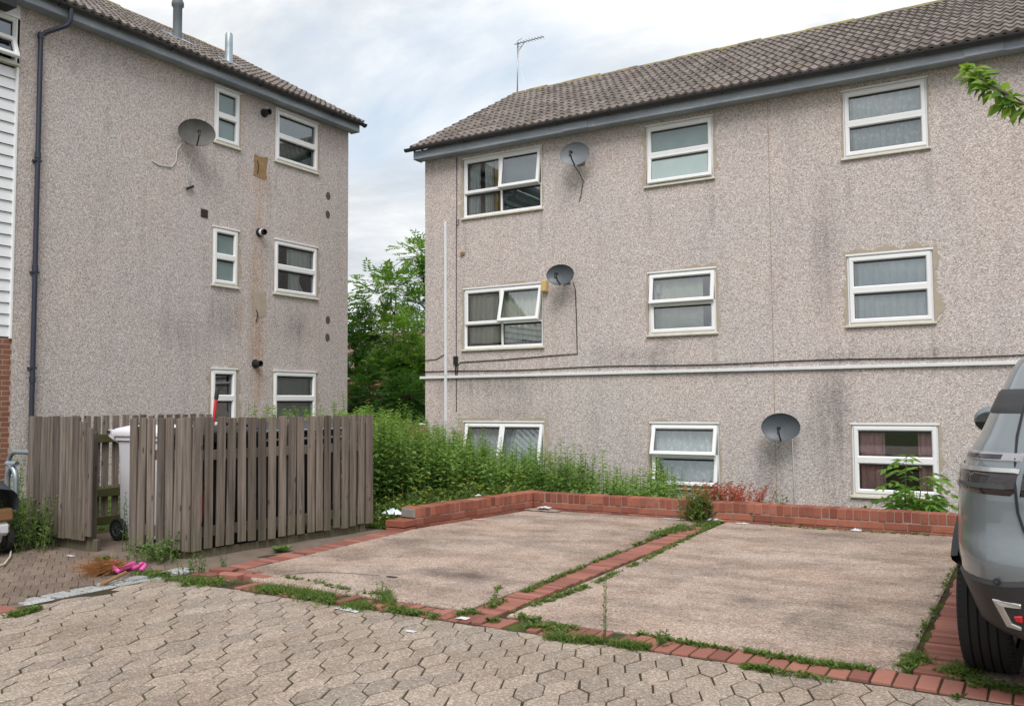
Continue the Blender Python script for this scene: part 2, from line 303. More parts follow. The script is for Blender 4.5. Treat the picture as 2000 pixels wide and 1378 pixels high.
# ------------------------------------------------------------------ mesh helper
class MB:
    def __init__(s): s.v = []; s.f = []; s.t = []; s.m = []
    def add(s, vs, fs, tint=.5, mi=0):
        o = len(s.v); s.v.extend(vs)
        for f in fs: s.f.append([i+o for i in f]); s.t.append(tint); s.m.append(mi)
    def hexa(s, c, tint=.5, mi=0):                       # 8 corners, bottom ring then top ring
        s.add(c, [(3, 2, 1, 0), (4, 5, 6, 7), (0, 1, 5, 4), (1, 2, 6, 5), (2, 3, 7, 6), (3, 0, 4, 7)], tint, mi)
    def box(s, a, b, tint=.5, mi=0, T=None):
        (x0, y0, z0), (x1, y1, z1) = a, b
        c = [(x0, y0, z0), (x1, y0, z0), (x1, y1, z0), (x0, y1, z0), (x0, y0, z1), (x1, y0, z1), (x1, y1, z1), (x0, y1, z1)]
        s.hexa([T(*p) for p in c] if T else [V(p) for p in c], tint, mi)
    def obox(s, c, ax, ay, az, tint=.5, mi=0):           # centre and half-axis vectors
        c = V(c); s.hexa([c+i*ax+j*ay+k*az for k in (-1, 1) for i, j in ((-1, -1), (1, -1), (1, 1), (-1, 1))], tint, mi)
    def tube(s, pts, r, n=8, tint=.5, mi=0, cap=True):
        pts = [V(p) for p in pts]; rs = r if isinstance(r, (list, tuple)) else [r]*len(pts); vs = []
        up = V((0, 0, 1)); prev = None
        for i, p in enumerate(pts):
            d = (pts[min(i+1, len(pts)-1)]-pts[max(i-1, 0)]).normalized()
            a = prev - d*prev.dot(d) if prev is not None else (up.cross(d) if abs(d.z) < .95 else V((1, 0, 0)).cross(d))
            if a.length < 1e-6: a = V((0, 1, 0)).cross(d)
            a.normalize(); prev = a; b = d.cross(a)
            for k in range(n): q = 2*math.pi*k/n; vs.append(p+rs[i]*(math.cos(q)*a+math.sin(q)*b))
        fs = [(i*n+k, i*n+(k+1) % n, (i+1)*n+(k+1) % n, (i+1)*n+k) for i in range(len(pts)-1) for k in range(n)]
        if cap: fs += [tuple(reversed(range(n))), tuple(range((len(pts)-1)*n, len(pts)*n))]
        s.add(vs, fs, tint, mi)
    def lathe(s, prof, n=24, T=None, tint=.5, mi=0):      # prof: (radius, height)
        T = T or (lambda x, y, z: V((x, y, z)))
        vs = [T(r*math.cos(2*math.pi*k/n), r*math.sin(2*math.pi*k/n), h) for r, h in prof for k in range(n)]
        fs = [(i*n+k, i*n+(k+1) % n, (i+1)*n+(k+1) % n, (i+1)*n+k) for i in range(len(prof)-1) for k in range(n)]
        s.add(vs, fs, tint, mi)
    def grid(s, fn, nu, nv, tint=.5, mi=0, tf=None):
        o = len(s.v); s.v.extend(fn(i/nu, j/nv) for j in range(nv+1) for i in range(nu+1))
        for j in range(nv):
            for i in range(nu):
                a = o+j*(nu+1)+i; s.f.append([a, a+1, a+nu+2, a+nu+1]); s.t.append(tf(i, j) if tf else tint); s.m.append(mi)
    def leaf(s, p, d, nrm, L, W, tint=.5, fold=.25, mi=0):
        d = d.normalized(); w = d.cross(nrm)
        if w.length < 1e-4: w = d.cross(V((.3, .5, .8)))
        w.normalize(); n = w.cross(d)
        mid = p+d*(L*.45)
        s.add([p, mid+w*(W*.5)+n*(W*fold), p+d*L, mid-w*(W*.5)+n*(W*fold)], [(0, 1, 2), (0, 2, 3)], tint, mi)
    def blade(s, p, d, L, W, bend, tint=.5):
        w = d.cross(V((R_.uniform(-1, 1), R_.uniform(-1, 1), .1)))
        if w.length < 1e-4: return
        w.normalize(); q = p+d*(L*.55); tip = p+d*L+bend
        s.add([p-w*W, p+w*W, q+w*W*.7+bend*.3, q-w*W*.7+bend*.3, tip], [(0, 1, 2, 3), (3, 2, 4)], tint)
    def build(s, name, mats, parent=None, smooth=False, bevel=0, origin=None, recalc=False, seg=1):
        me = bpy.data.meshes.new(name); o = bpy.data.objects.new(name, me); COL.objects.link(o)
        off = V(origin) if origin is not None else V((0, 0, 0))
        me.from_pydata([tuple(V(p)-off) for p in s.v], [], s.f)
        for mt in (mats if isinstance(mats, (list, tuple)) else [mats]): me.materials.append(M[mt] if isinstance(mt, str) else mt)
        me.polygons.foreach_set('material_index', s.m)
        if smooth: me.polygons.foreach_set('use_smooth', [True]*len(s.f))
        at = me.attributes.new('tint', 'FLOAT', 'FACE'); at.data.foreach_set('value', s.t)
        me.validate()
        if recalc:
            import bmesh
            b = bmesh.new(); b.from_mesh(me); bmesh.ops.recalc_face_normals(b, faces=b.faces); b.to_mesh(me); b.free()
        if smooth == 'auto':
            me.polygons.foreach_set('use_smooth', [True]*len(me.polygons)); me.set_sharp_from_angle(angle=rad(38))
        if bevel:
            b = o.modifiers.new('bevel', 'BEVEL'); b.width = bevel; b.segments = seg; b.limit_method = 'ANGLE'; b.angle_limit = rad(40)
        o.location = off
        if parent is not None:
            o.parent = parent; o.matrix_parent_inverse = WM[parent.name].inverted()
        WM[o.name] = Matrix.Translation(off) if parent is None else Matrix.Identity(4)
        return o
WM = {}
def tag(o, label=None, cat=None, group=None, kind=None):
    if label: o['label'] = label
    if cat: o['category'] = cat
    if group: o['group'] = group
    if kind: o['kind'] = kind
    return o
def thing(name, label, cat, loc, group=None, rotz=0):
    o = bpy.data.objects.new(name, None); COL.objects.link(o); o.empty_display_size = .2
    o.location = loc; o.rotation_euler = (0, 0, rotz); WM[o.name] = Matrix.Translation(V(loc)) @ Matrix.Rotation(rotz, 4, 'Z')
    return tag(o, label, cat, group)
def struct(name, mb, mats, **k): return tag(mb.build(name, mats, **k), kind='structure')
#@@REST@@
# ------------------------------------------------------------------ ground
def smooth(a, b, x):
    t = max(0., min(1., (x-a)/(b-a))); return t*t*(3-2*t)
def ground_z(x, y):
    """height of the soil: flat round the bays, falling away to the sunken strip along the right-hand block"""
    base = -.05
    g = smooth(9.75, 10.0, y)*smooth(-6.6, -5.9, x) + smooth(7.4, 8.2, y)*smooth(-5.9, -6.6, x)
    z = base*(1-min(1, g)) + .03*min(1, g)
    drop = smooth(10.2, 13.6, y)*smooth(-11.2, -9.2, x)
    z = z*(1-drop) - .85*drop
    far = smooth(14.5, 24, y); z = z*(1-far) - .6*far
    if y > 4.5 and x < -5.9 and y < 14: z += .05*smooth(4.5, 5.5, y)*smooth(-9.2, -10.5, x)
    return z
def cuts(a, b, fine0, fine1, step, coarse):
    r = [a]; 
    while r[-1] < b-1e-6:
        x = r[-1]; s = step if fine0 <= x < fine1 else max(step, min(coarse, .35*min(abs(x-fine0), abs(x-fine1))+step))
        nx = x+s
        if x < fine0 < nx: nx = fine0
        r.append(min(nx, b))
    return r
xs = cuts(-260, 260, -14, 4, .35, 40); ys = cuts(-200, 400, 0, 20, .35, 40)
g = MB(); n = len(xs)
g.v = [V((x, y, ground_z(x, y)+(mnoise.noise(V((x*.9, y*.9, 0)))*.03 if (y > 10 or x < -6.2) and y > 7.6 else 0))) for y in ys for x in xs]
for j in range(len(ys)-1):
    for i in range(n-1): g.f.append([j*n+i, j*n+i+1, (j+1)*n+i+1, (j+1)*n+i]); g.t.append(.5); g.m.append(0)
struct('ground', g, 'soil', smooth=True)

# interlocking road pavers: honeycomb courses with tilted ends, each paver its own little slab
KY = 4.545                                               # near edge of the brick kerb
rd = MB(); px_, py_ = .113, .242; A_, T_ = .0235, .019; rot = rad(4)
ca, sa = math.cos(rot), math.sin(rot)
def road_ok(x, y):
    if y > KY-.02 or y < -1.2 or x > 5: return False
    if x < -5.86 + (0.0 if y < 3.9 else (y-3.9)*-.25): return False
    return True
for i in range(-75, 75):
    sgn = 1 if i % 2 else -1
    for j in range(-10, 26):
        cx, cyy = i*px_, j*py_+(i % 2)*py_/2
        ring = [(-px_/2+A_, -py_/2-sgn*T_), (px_/2-A_, -py_/2+sgn*T_), (px_/2+A_, T_*sgn), (px_/2-A_, py_/2+sgn*T_), (-px_/2+A_, py_/2-sgn*T_), (-px_/2-A_, -T_*sgn)]
        wx, wy = -2.0+cx*ca-cyy*sa, 2.2+cx*sa+cyy*ca
        if not (-9.5 < wx < 5.2 and -1.2 < wy < KY+.15): continue
        corners = [(wx+a*ca-b*sa, wy+a*sa+b*ca) for a, b in ring]
        if not road_ok(wx, min(c[1] for c in corners)): continue
        dz = max(-.0012, min(.003, R_.gauss(0, .0018))); tx, ty = R_.gauss(0, .007), R_.gauss(0, .007); t = R_.random()
        rz = R_.gauss(0, .018); sh = (R_.gauss(0, .0016), R_.gauss(0, .0016))
        def ringz(ins, z):
            out = []
            for a, b in corners:
                dx, dy = a-wx, b-wy; L = math.hypot(dx, dy); k = (L-ins)/L; dx *= k; dy *= k
                dx, dy = dx-dy*rz, dy+dx*rz
                y = min(wy+dy+sh[1], KY-.004)
                out.append(V((wx+dx+sh[0], y, z+dz+dx*tx+dy*ty)))
            return out
        vs = ringz(.0052, -.05)+ringz(.0052, -.003)+ringz(.0082, .0)
        fs = [(k, (k+1) % 6, 6+(k+1) % 6, 6+k) for k in range(6)]+[(6+k, 6+(k+1) % 6, 12+(k+1) % 6, 12+k) for k in range(6)]+[tuple(range(12, 18))]
        rd.add(vs, fs, t)
struct('road', rd, 'paver')
jb = MB(); jb.box((-5.98, -1.3, -.04), (5.2, KY-.001, -.0052)); struct('road_bed', jb, 'joint')

# brick kerb across the front of the bays
def bricks_line(mb, p0, p1, width_dir, blen, pitch, z0, z1, skip=lambda s: False, tilt=.02, tint=None, gap=.010, zj=.003):
    p0, p1 = V(p0), V(p1); d = (p1-p0); L = d.length; d.normalize(); w = V(width_dir).normalized(); s = 0
    while s < L-.02:
        if not skip(s):
            c = p0+d*(s+pitch/2)+w*(blen/2)+V((0, 0, (z0+z1)/2+R_.gauss(0, zj)))
            a = R_.gauss(0, tilt); dd = d*math.cos(a)+w*math.sin(a); ww = w*math.cos(a)-d*math.sin(a)
            up = V((R_.gauss(0, tilt*.8), R_.gauss(0, tilt*.8), 1)).normalized()
            k = R_.choice((1, 1, 1, 1, 1, .96))
            mb.obox(c+w*R_.gauss(0, .005), dd*(pitch-gap)/2, ww*blen/2*k, up*(z1-z0)/2, tint=R_.random())
        s += pitch
kb = MB()
gone = lambda s: (.20 < s < .42) or (1.10 < s < 1.55 and R_.random() < .6) or R_.random() < .03 or (2.55 < s < 3.0 and R_.random() < .12)
bricks_line(kb, (-5.62, 4.565, 0), (-1.95, 4.565, 0), (0, 1, 0), .216, .080, -.06, .009, gone, .03, zj=.004, gap=.009)
bricks_line(kb, (-1.95, 4.565, 0), (3.9, 4.565, 0), (0, 1, 0), .216, .100, -.06, .009, lambda s: R_.random() < .02, .013, zj=.003, gap=.010)
struct('brick_kerb', kb, 'kerbbrick', bevel=.005, seg=2)
kj = MB(); kj.box((-5.72, KY+.002, -.05), (4, 4.815, -.002)); struct('kerb_bed', kj, 'joint')
# brick bands between the bays
for nm, p0, p1, ln in (('brick_band', (-3.235, 4.83, 0), (-3.30, 9.68, 0), .215), ('brick_band', (-.585, 4.83, 0), (-.60, 9.68, 0), .215), ('brick_band', (-5.875, 5.16, 0), (-6.03, 7.62, 0), .215)):
    b = MB(); sk = (lambda s: s > 4.35) if p0[0] == -3.235 else (lambda s: R_.random() < .02)
    bricks_line(b, p0, p1, (1, 0, 0), ln, .0735 if p0[0] > -3 else .080, -.06, .006, sk, .012, gap=.007)
    struct(nm, b, 'kerbbrick', bevel=.004)
    k = MB(); k.box((min(p0[0], p1[0])-.035, p0[1]+.004, -.055), (max(p0[0], p1[0])+ln+.05, 9.74 if p0[0] > -4 else 7.66, -.011)); struct('band_bed', k, 'joint')
# a few loose red bricks laid flat at the left end of the kerb
b = MB()
for (x, y, a) in ((-5.55, 4.90, .1), (-5.47, 5.02, .05), (-5.78, 5.03, .3), (-5.72, 4.80, .15), (-5.3, 4.95, 0.)):
    b.obox((x, y, -.012), V((math.cos(a), math.sin(a), 0))*.107, V((-math.sin(a), math.cos(a), 0))*.051, V((0, 0, .03)), R_.random())
struct('kerb_end_bricks', b, 'kerbbrick', bevel=.004)
# concrete bays
def slab(name, poly, z=.012):
    b = MB(); n = len(poly); ins = .014
    c = V((sum(p[0] for p in poly)/n, sum(p[1] for p in poly)/n, 0))
    bot = [V((x, y, -.06)) for x, y in poly]; lo = [V((x, y, z-.012)) for x, y in poly]
    top = []
    for i in range(n):
        p0, p1, p2 = V((*poly[i-1], 0)), V((*poly[i], 0)), V((*poly[(i+1) % n], 0))
        top.append(p1+((p0-p1).normalized()+(p2-p1).normalized())*ins+V((0, 0, z)))
    b.add(bot+lo+top, [(i, (i+1) % n, n+(i+1) % n, n+i) for i in range(n)]+[(n+i, n+(i+1) % n, 2*n+(i+1) % n, 2*n+i) for i in range(n)]+[tuple(range(2*n, 3*n))])
    struct(name, b, 'concrete')
slab('parking_bay', [(-5.60, 5.04), (-5.25, 4.86), (-3.27, 4.835), (-3.345, 9.735), (-5.53, 9.735), (-5.66, 8.6), (-5.79, 7.66)])
slab('parking_bay', [(-2.95, 4.835), (-.625, 4.835), (-.64, 9.735), (-3.05, 9.735)])
slab('parking_bay', [(-.345, 4.835), (2.3, 4.835), (2.3, 9.735), (-.365, 9.735)])
# left: herringbone-ish brown block paving, granite setts and a red block patch
b = MB(); th = rad(-34)
for i in range(-40, 60):
    for j in range(-60, 60):
        # basket of two-brick bonds, laid on the skew
        a0, b0 = i*.212, j*.107+(i % 2)*.05
        x = -7.6+a0*math.cos(th)-b0*math.sin(th); y = 4.2+a0*math.sin(th)+b0*math.cos(th)
        if not (-11 < x < -6.20-.22*max(0, y-4.3)*0 and 1.0 < y < 5.02): continue
        if x > -6.32 and y > 4.6: continue
        if y < 3.42 + (x+6.0)*-.12: continue
        b.obox((x, y, -.035+R_.gauss(0, .0015)), V((math.cos(th), math.sin(th), 0))*.1045, V((-math.sin(th), math.cos(th), 0))*.052, V((R_.gauss(0, .01), R_.gauss(0, .01), 1))*.03, R_.random())
struct('block_paving', b, 'blockpaver', bevel=.0025)
b = MB(); b.box((-11, -1.2, -.05), (-5.985, 5.05, -.022)); struct('paving_bed', b, 'trodden')
b = MB()
for r in range(2):
    y = 3.52
    while y < 4.86:
        L = R_.uniform(.17, .27)
        if not (4.3 < y < 4.4 and r): b.obox((-6.13+r*.124+.02*math.sin(y*3)-(y-3.5)*.05+R_.gauss(0, .005), y+L/2, -.030+R_.gauss(0, .003)), V((.053, R_.gauss(0, .004), 0)), V((R_.gauss(0, .006), L/2-.016, 0)), V((R_.gauss(0, .002), R_.gauss(0, .002), .026)), R_.random())
        y += L
struct('sett_edging', b, 'granite', bevel=.007, seg=2)
b = MB()
for i in range(14):
    for r in range(2):
        y = 3.34-r*.215-.02; x = -6.0-i*.215
        b.obox((x-r*.1, y, -.028+R_.gauss(0, .002)), V((.103, -.01, 0)), V((.01, .10, 0)), V((0, 0, .03)), R_.random())
struct('red_block_edging', b, 'kerbbrick', bevel=.004)
# trodden dirt floor of the bin store and its apron
b = MB()
def apron(u, v):
    x = -8.7+u*(2.95); y = 4.78+v*2.75
    if y > 5.1: x = -8.7+u*(2.83-.05*v)
    return V((x, y, -.008+.012*mnoise.noise(V((x*2, y*2, 1)))-.02*(1-min(1, v*8))))
b.grid(apron, 40, 36); struct('trodden_apron', b, 'trodden', smooth=True)

# ------------------------------------------------------------------ facades
class Facade:
    def __init__(s, o, ex, n): s.o, s.ex, s.n = V(o), V(ex), V(n)
    def __call__(s, a, d, z): return s.o+s.ex*a+s.n*d+V((0, 0, z))        # along, outward, up
FR = Facade((0, 14, 0), (1, 0, 0), (0, -1, 0))
FL = Facade((-12.8, 0, 0), (0, 1, 0), (1, 0, 0))
def wall_with_holes(mb, Fc, a0, a1, z0, z1, holes, depth=.14):
    ax = sorted({a0, a1, *[h[0] for h in holes], *[h[1] for h in holes]}); az = sorted({z0, z1, *[h[2] for h in holes], *[h[3] for h in holes]})
    for i in range(len(ax)-1):
        for j in range(len(az)-1):
            ca_, cz = (ax[i]+ax[i+1])/2, (az[j]+az[j+1])/2
            if any(h[0] < ca_ < h[1] and h[2] < cz < h[3] for h in holes): continue
            mb.add([Fc(ax[i], 0, az[j]), Fc(ax[i+1], 0, az[j]), Fc(ax[i+1], 0, az[j+1]), Fc(ax[i], 0, az[j+1])], [(0, 1, 2, 3)])
    for (h0, h1, k0, k1) in holes:
        c = [(h0, k0), (h1, k0), (h1, k1), (h0, k1)]
        for q in range(4):
            (a, z), (a2, z2) = c[q], c[(q+1) % 4]
            mb.add([Fc(a, 0, z), Fc(a, -depth, z), Fc(a2, -depth, z2), Fc(a2, 0, z2)], [(0, 1, 2, 3)])
def frame_bars(mb, T, a0, a1, z0, z1, w, d0, d1, lean=None):
    """mitred rectangular frame: outer rect, bar width w, from depth d0 to d1 (outward)"""
    L = lean or (lambda a, d, z: (a, d, z))
    o = [(a0, z0), (a1, z0), (a1, z1), (a0, z1)]; i = [(a0+w, z0+w), (a1-w, z0+w), (a1-w, z1-w), (a0+w, z1-w)]
    ch = .010; oc = [(a0+ch, z0+ch), (a1-ch, z0+ch), (a1-ch, z1-ch), (a0+ch, z1-ch)]; ic = [(a0+w-ch*1.6, z0+w-ch*1.6), (a1-w+ch*1.6, z0+w-ch*1.6), (a1-w+ch*1.6, z1-w+ch*1.6), (a0+w-ch*1.6, z1-w+ch*1.6)]
    rings = [(o, d0), (o, d1-ch), (oc, d1), (ic, d1), (i, d1-ch*1.6), (i, d0)]
    vs = [T(*L(a, d, z)) for r, d in rings for a, z in r]; n = len(rings)
    mb.add(vs, [(q*4+k, q*4+(k+1) % 4, ((q+1) % n)*4+(k+1) % 4, ((q+1) % n)*4+k) for q in range(n) for k in range(4)])
def window(bld, Fc, a0, a1, z0, z1, cells, label=None, head=.045, sill=.05, glass='glass', rec=.02):
    """cells: (fa0, fa1, fz0, fz1, opening angle or None for a fixed light, pane material)"""
    w = MB(); T = Fc
    frame_bars(w, T, a0, a1, z0, z1, .042, -.075, -rec)
    ia, ib, ja, jb_ = a0+.042, a1-.042, z0+.042, z1-.042
    if head: w.box((a0-.012, -.03, z1-.004), (a1+.012, .012-rec+.015, z1+head*.5), T=T)
    wo = w.build('window', 'upvc', bld, smooth='auto', recalc=True)
    if label: wo['label'] = label
    s = MB(); s.box((a0-.035, -.06, z0-.038), (a1+.03, .045, z0-.003), T=T); s.box((a0+.002, -.05, z0-.008), (a1-.002, .004-rec+.012, z0+.016), T=T)
    so = s.build('sill', 'upvc_old', wo, bevel=.006)
    spl_a = sorted({c[0] for c in cells} | {c[1] for c in cells}); 
    mull = MB()
    for (f0, f1, g0, g1, ang, pm) in cells:
        c0, c1, e0, e1 = ia+(ib-ia)*f0, ia+(ib-ia)*f1, ja+(jb_-ja)*g0, ja+(jb_-ja)*g1
        if f0 > 0: mull.box((c0-.016, -.072, e0), (c0+.016, -rec-.004, e1), T=T)
        if g0 > 0: mull.box((c0, -.070, e0-.016), (c1, -rec-.006, e0+.016), T=T)
        if f0 > 0: c0 += .004
        if f1 < 1: c1 -= .004
        if g0 > 0: e0 += .004
        if g1 < 1: e1 -= .004
        if ang is None:
            fr = MB(); frame_bars(fr, T, c0-.004, c1+.004, e0-.004, e1+.004, .022, -.07, -rec-.012)
            fr.build('glazing_bead', 'upvc', wo, smooth='auto', recalc=True); L = None; bw = .020; pd = -.052
        else:
            ang_ = rad(ang); 
            def L(a, d, z, e1=e1, ang_=ang_): dz = z-e1; return (a, d*math.cos(ang_)-dz*math.sin(ang_) if ang_ else d, e1+dz*math.cos(ang_)+d*math.sin(ang_))
            sh = MB(); frame_bars(sh, T, c0-.012, c1+.012, e0-.012, e1+.012, .066, -rec-.035 if ang else -.06, -rec+.020, L)
            sh.build('sash', 'upvc', wo, smooth='auto', recalc=True); bw = .052; pd = -.030
        LL = L or (lambda a, d, z: (a, d, z))
        gk = MB(); q = bw+.0; i0, i1, k0, k1 = c0+q, c1-q, e0+q, e1-q
        frame_bars(gk, lambda a, d, z: T(*LL(a, d, z)), i0-.004, i1+.004, k0-.004, k1+.004, .012, pd-.014, pd+.006)
        head_shade = [T(*LL(a, d, z)) for d in (pd+.004, pd+.010) for a, z in ((i0, k1-.030), (i1, k1-.030), (i1, k1), (i0, k1))]; gk.hexa(head_shade)  # dark bar at the pane top stands in for the frame head's shade
        gk.build('seal_and_head_shade', 'gasket', wo, recalc=True)
        p = MB(); p.add([T(*LL(a, pd, z)) for a, z in ((i0, k0), (i1, k0), (i1, k1), (i0, k1))], [(0, 1, 2, 3)])
        p.build('pane', pm or glass, wo)
    if mull.v: mull.build('mullion', 'upvc', wo)
    return wo
def curtain(Fc, a0, a1, z0, z1, mat, label, waves=9, amp=.02, dep=-.22, gather=0., cat='curtain', group=None):
    dep = -.125-.15*(-.2-dep); amp = min(amp*1.5, .034); b = MB(); ph = R_.uniform(0, 6)
    def fn(u, v):
        aa = a0+(a1-a0)*u; k = 1-gather*math.sin(math.pi*min(1, (1-v)*1.25))
        aa = a0+(aa-a0)*k
        return Fc(aa, dep+amp*(math.sin(u*waves*6.28+ph)+.5*math.sin(u*waves*2.3*6.28+ph*2))*(1.1-.5*v), z0+(z1-z0)*v+.004*math.sin(u*20))
    b.grid(fn, max(16, waves*10), 8); 
    return tag(b.build('curtain', mat, smooth=True, origin=Fc((a0+a1)/2, dep, z0)), label, cat, group)
def mortar_ring(bld, Fc, a0, a1, z0, z1, wl, wr, wt, wb, seed):
    """rough patch of bare mortar round an opening (left, right, top, bottom widths)"""
    b = MB(); pts = []; rr = random.Random(seed)
    N = 44
    seg = [((a0, z0), (a0, z1), (-1, 0), wl), ((a0, z1), (a1, z1), (0, 1), wt), ((a1, z1), (a1, z0), (1, 0), wr), ((a1, z0), (a0, z0), (0, -1), wb)]
    inner = []; outer = []
    for k, (p, q, nn, w) in enumerate(seg):
        wp, wn = seg[k-1][3], seg[(k+1) % 4][3]
        for i in range(N):
            t = i/N; x, z = p[0]+(q[0]-p[0])*t, p[1]+(q[1]-p[1])*t
            ww = w*(.25+.9*abs(mnoise.noise(V((seed*3.1, k*7+t*3.1, 0))))*1.7+.55*mnoise.noise(V((seed*1.7, k*5+t*11, 3)))+.3*mnoise.noise(V((seed*1.7, k*5+t*27, 8))))
            e = .12
            if t < e: ww = max(ww, 0)*(t/e)+(1-t/e)*0+0
            dx, dz = nn[0]*max(.002, ww), nn[1]*max(.002, ww)
            if t < e: pn = seg[k-1][2]; f = (1-t/e); dx += pn[0]*wp*.55*f+nn[0]*w*.55*f; dz += pn[1]*wp*.55*f+nn[1]*w*.55*f
            inner.append((x-nn[0]*.0, z-nn[1]*.0)); outer.append((x+dx, z+dz))
    n = len(inner)
    vs = [Fc(a, .005, z) for a, z in inner]+[Fc(a, .006, z) for a, z in outer]+[Fc(a, -.002, z) for a, z in outer]
    b.add(vs, [(i, (i+1) % n, n+(i+1) % n, n+i) for i in range(n)]+[(n+i, n+(i+1) % n, 2*n+(i+1) % n, 2*n+i) for i in range(n)])
    o = b.build('mortar_patch', 'mortar', bld); return o

def tile_roof(bld, eave0, ev, up, L_eave, L_slope, courses, name='roof', back=None):
    """eave0: eave corner; ev: unit along eave; up: unit up the slope. Wavy interlocking tiles, one strip per course"""
    ev, up = V(ev), V(up).normalized(); nrm = ev.cross(up); 
    if nrm.z < 0: nrm = -nrm
    b = MB(); g_ = L_slope/courses; P_ = .152; n = int(L_eave/P_*8)
    tw = [[R_.random() for _ in range(int(L_eave/.3)+2)] for _ in range(courses)]
    for k in range(courses):
        off = R_.uniform(-.012, .012); row = []
        wobv = [R_.gauss(0, .004) for _ in range(int(L_eave/.3)+3)]
        for (s, h) in ((k*g_-.012, -.012), (k*g_-.012, .030), ((k+1)*g_+.03, .004)):
            for i in range(n+1):
                a = i*L_eave/n; ph = (a % P_)/P_
                prof = .030*(math.sin(math.pi*min(1, ph/.62)) if ph < .62 else -.12*math.sin(math.pi*(ph-.62)/.38))
                row.append(V(eave0)+ev*(a+off)+up*(s+wobv[int(a/.3)])+nrm*(h*1.0+prof*(1.0 if h > -.01 else .9)))
        m_ = n+1
        fs = []; o = len(b.v); b.v.extend(row)
        for r in range(2):
            for i in range(n):
                b.f.append([o+r*m_+i, o+r*m_+i+1, o+(r+1)*m_+i+1, o+(r+1)*m_+i]); b.t.append(tw[k][int(i*L_eave/n/.3)]); b.m.append(0)
    return b.build(name, 'tile', bld, smooth='auto')
def box_part(name, mat, bld, a, b_, T=None, bevel=.004):
    m_ = MB(); m_.box(a, b_, T=T); return m_.build(name, mat, bld, bevel=bevel)

# ================================================================== right-hand block
rb = thing('apartment_building', 'three storey pebbledash block with white windows standing square beyond the empty parking bays', 'building', (-10.39, 14, -.9))
XR = 5.2
HR = [(-9.475, -7.725), (-5.675, -4.485), (-2.45, -1.26), (1.0, 2.2)]
rows = [(-.055, 1.0), (2.49, 3.545), (5.05, 6.085)]
holes = []
for c, (h0, h1) in enumerate(HR):
    for r, (k0, k1) in enumerate(rows):
        lo = k0 if c else (4.93, 2.385, -.16)[2-r]
        holes.append((h0, h1, lo, k1))
w = MB(); wall_with_holes(w, FR, -10.39, XR, -1.2, 6.42, holes)
for (x0, y0, x1, y1) in ((-10.39, 22.3, -10.39, 14), (XR, 14, XR, 22.3), (XR, 22.3, -10.39, 22.3)):
    w.add([V((x0, y0, -1.2)), V((x1, y1, -1.2)), V((x1, y1, 6.42)), V((x0, y0, 6.42))], [(0, 1, 2, 3)])
w.add([V((-10.39, 14, 6.42)), V((-10.39, 22.3, 6.42)), V((-10.39, 18.15, 8.75))], [(0, 1, 2)])
w.build('wall', 'dash_right', rb)
fl = MB()
for z in (-.9, 1.75, 4.3, 6.4): fl.box((-10.3, 14.16, z-.06), (XR-.1, 22.2, z))
for x in (-6.9, -3.58, -.2, 3): fl.box((x-.05, 14.15, -.89), (x+.05, 22.2, 6.33))
fl.box((-10.3, 17.2, -.89), (XR-.1, 17.3, 6.33))
fl.build('interior', 'room', rb)
pitch = math.atan2(8.63-6.37, 17.57-13.6)
upR = V((0, math.cos(pitch), math.sin(pitch)))
ROOFX0 = -10.47
rf = tile_roof(rb, (ROOFX0, 13.62, 6.37), (1, 0, 0), upR, 15.9, 4.62, 14)
rbk = MB(); rdg = V((0, 13.62, 6.37))+upR*4.62
rbk.add([V((ROOFX0, rdg.y, rdg.z)), V((5.43, rdg.y, rdg.z)), V((5.43, 22.3, 6.2)), V((ROOFX0, 22.3, 6.2))], [(0, 1, 2, 3)])
e0 = V((0, 13.62, 6.345)); 
rbk.add([V((ROOFX0+.03, e0.y, e0.z)), V((5.4, e0.y, e0.z)), V((5.4, rdg.y, rdg.z-.03)), V((ROOFX0+.03, rdg.y, rdg.z-.03))], [(0, 1, 2, 3)])
rbk.build('roof_slope', 'tile', rb)
def ridge_tiles(parent, p0, p1, r=.088):
    b = MB(); p0, p1 = V(p0), V(p1); d = p1-p0; L = d.length; d.normalize(); side = d.cross(V((0, 0, 1))); s = 0
    while s < L:
        for q in range(2):
            pass
        e = min(L, s+.44); dz = R_.gauss(0, .006)
        n = 9; vs = []
        for (t, rr) in ((s, r*.93), (e+.02, r)):
            for k in range(n): a = math.pi*k/(n-1); vs.append(p0+d*t+side*(math.cos(a)*rr)+V((0, 0, math.sin(a)*rr*.85+dz)))
        b.add(vs, [(k, k+1, n+k+1, n+k) for k in range(n-1)]+[tuple(range(n)), tuple(range(n, 2*n))], R_.random()); s += .45
    return b.build('ridge', 'ridge', parent, smooth='auto')
ridge_tiles(rf, (ROOFX0, rdg.y, rdg.z-.02), (5.43, rdg.y, rdg.z-.02))
vg = MB()                                                  # mortared verge
vg.obox(V((ROOFX0+.06, 13.62, 6.355))+upR*2.31, V((.05, 0, 0)), upR*2.31, V((0, -upR.z, upR.y))*.022)
vg.build('verge', 'ridge', rf)
box_part('fascia', 'fascia', rb, (-10.46, 13.735, 6.175), (5.4, 13.765, 6.335))
box_part('soffit', 'fascia', rb, (-10.46, 13.767, 6.185), (5.4, 13.997, 6.205))
box_part('fascia_end', 'fascia', rb, (-10.485, 13.74, 6.17), (-10.463, 14.0, 6.36))
for x0 in (-7.15, -.75): box_part('fascia_splice', 'fascia', rb, (x0, 13.722, 6.182), (x0+.5, 13.734, 6.328))
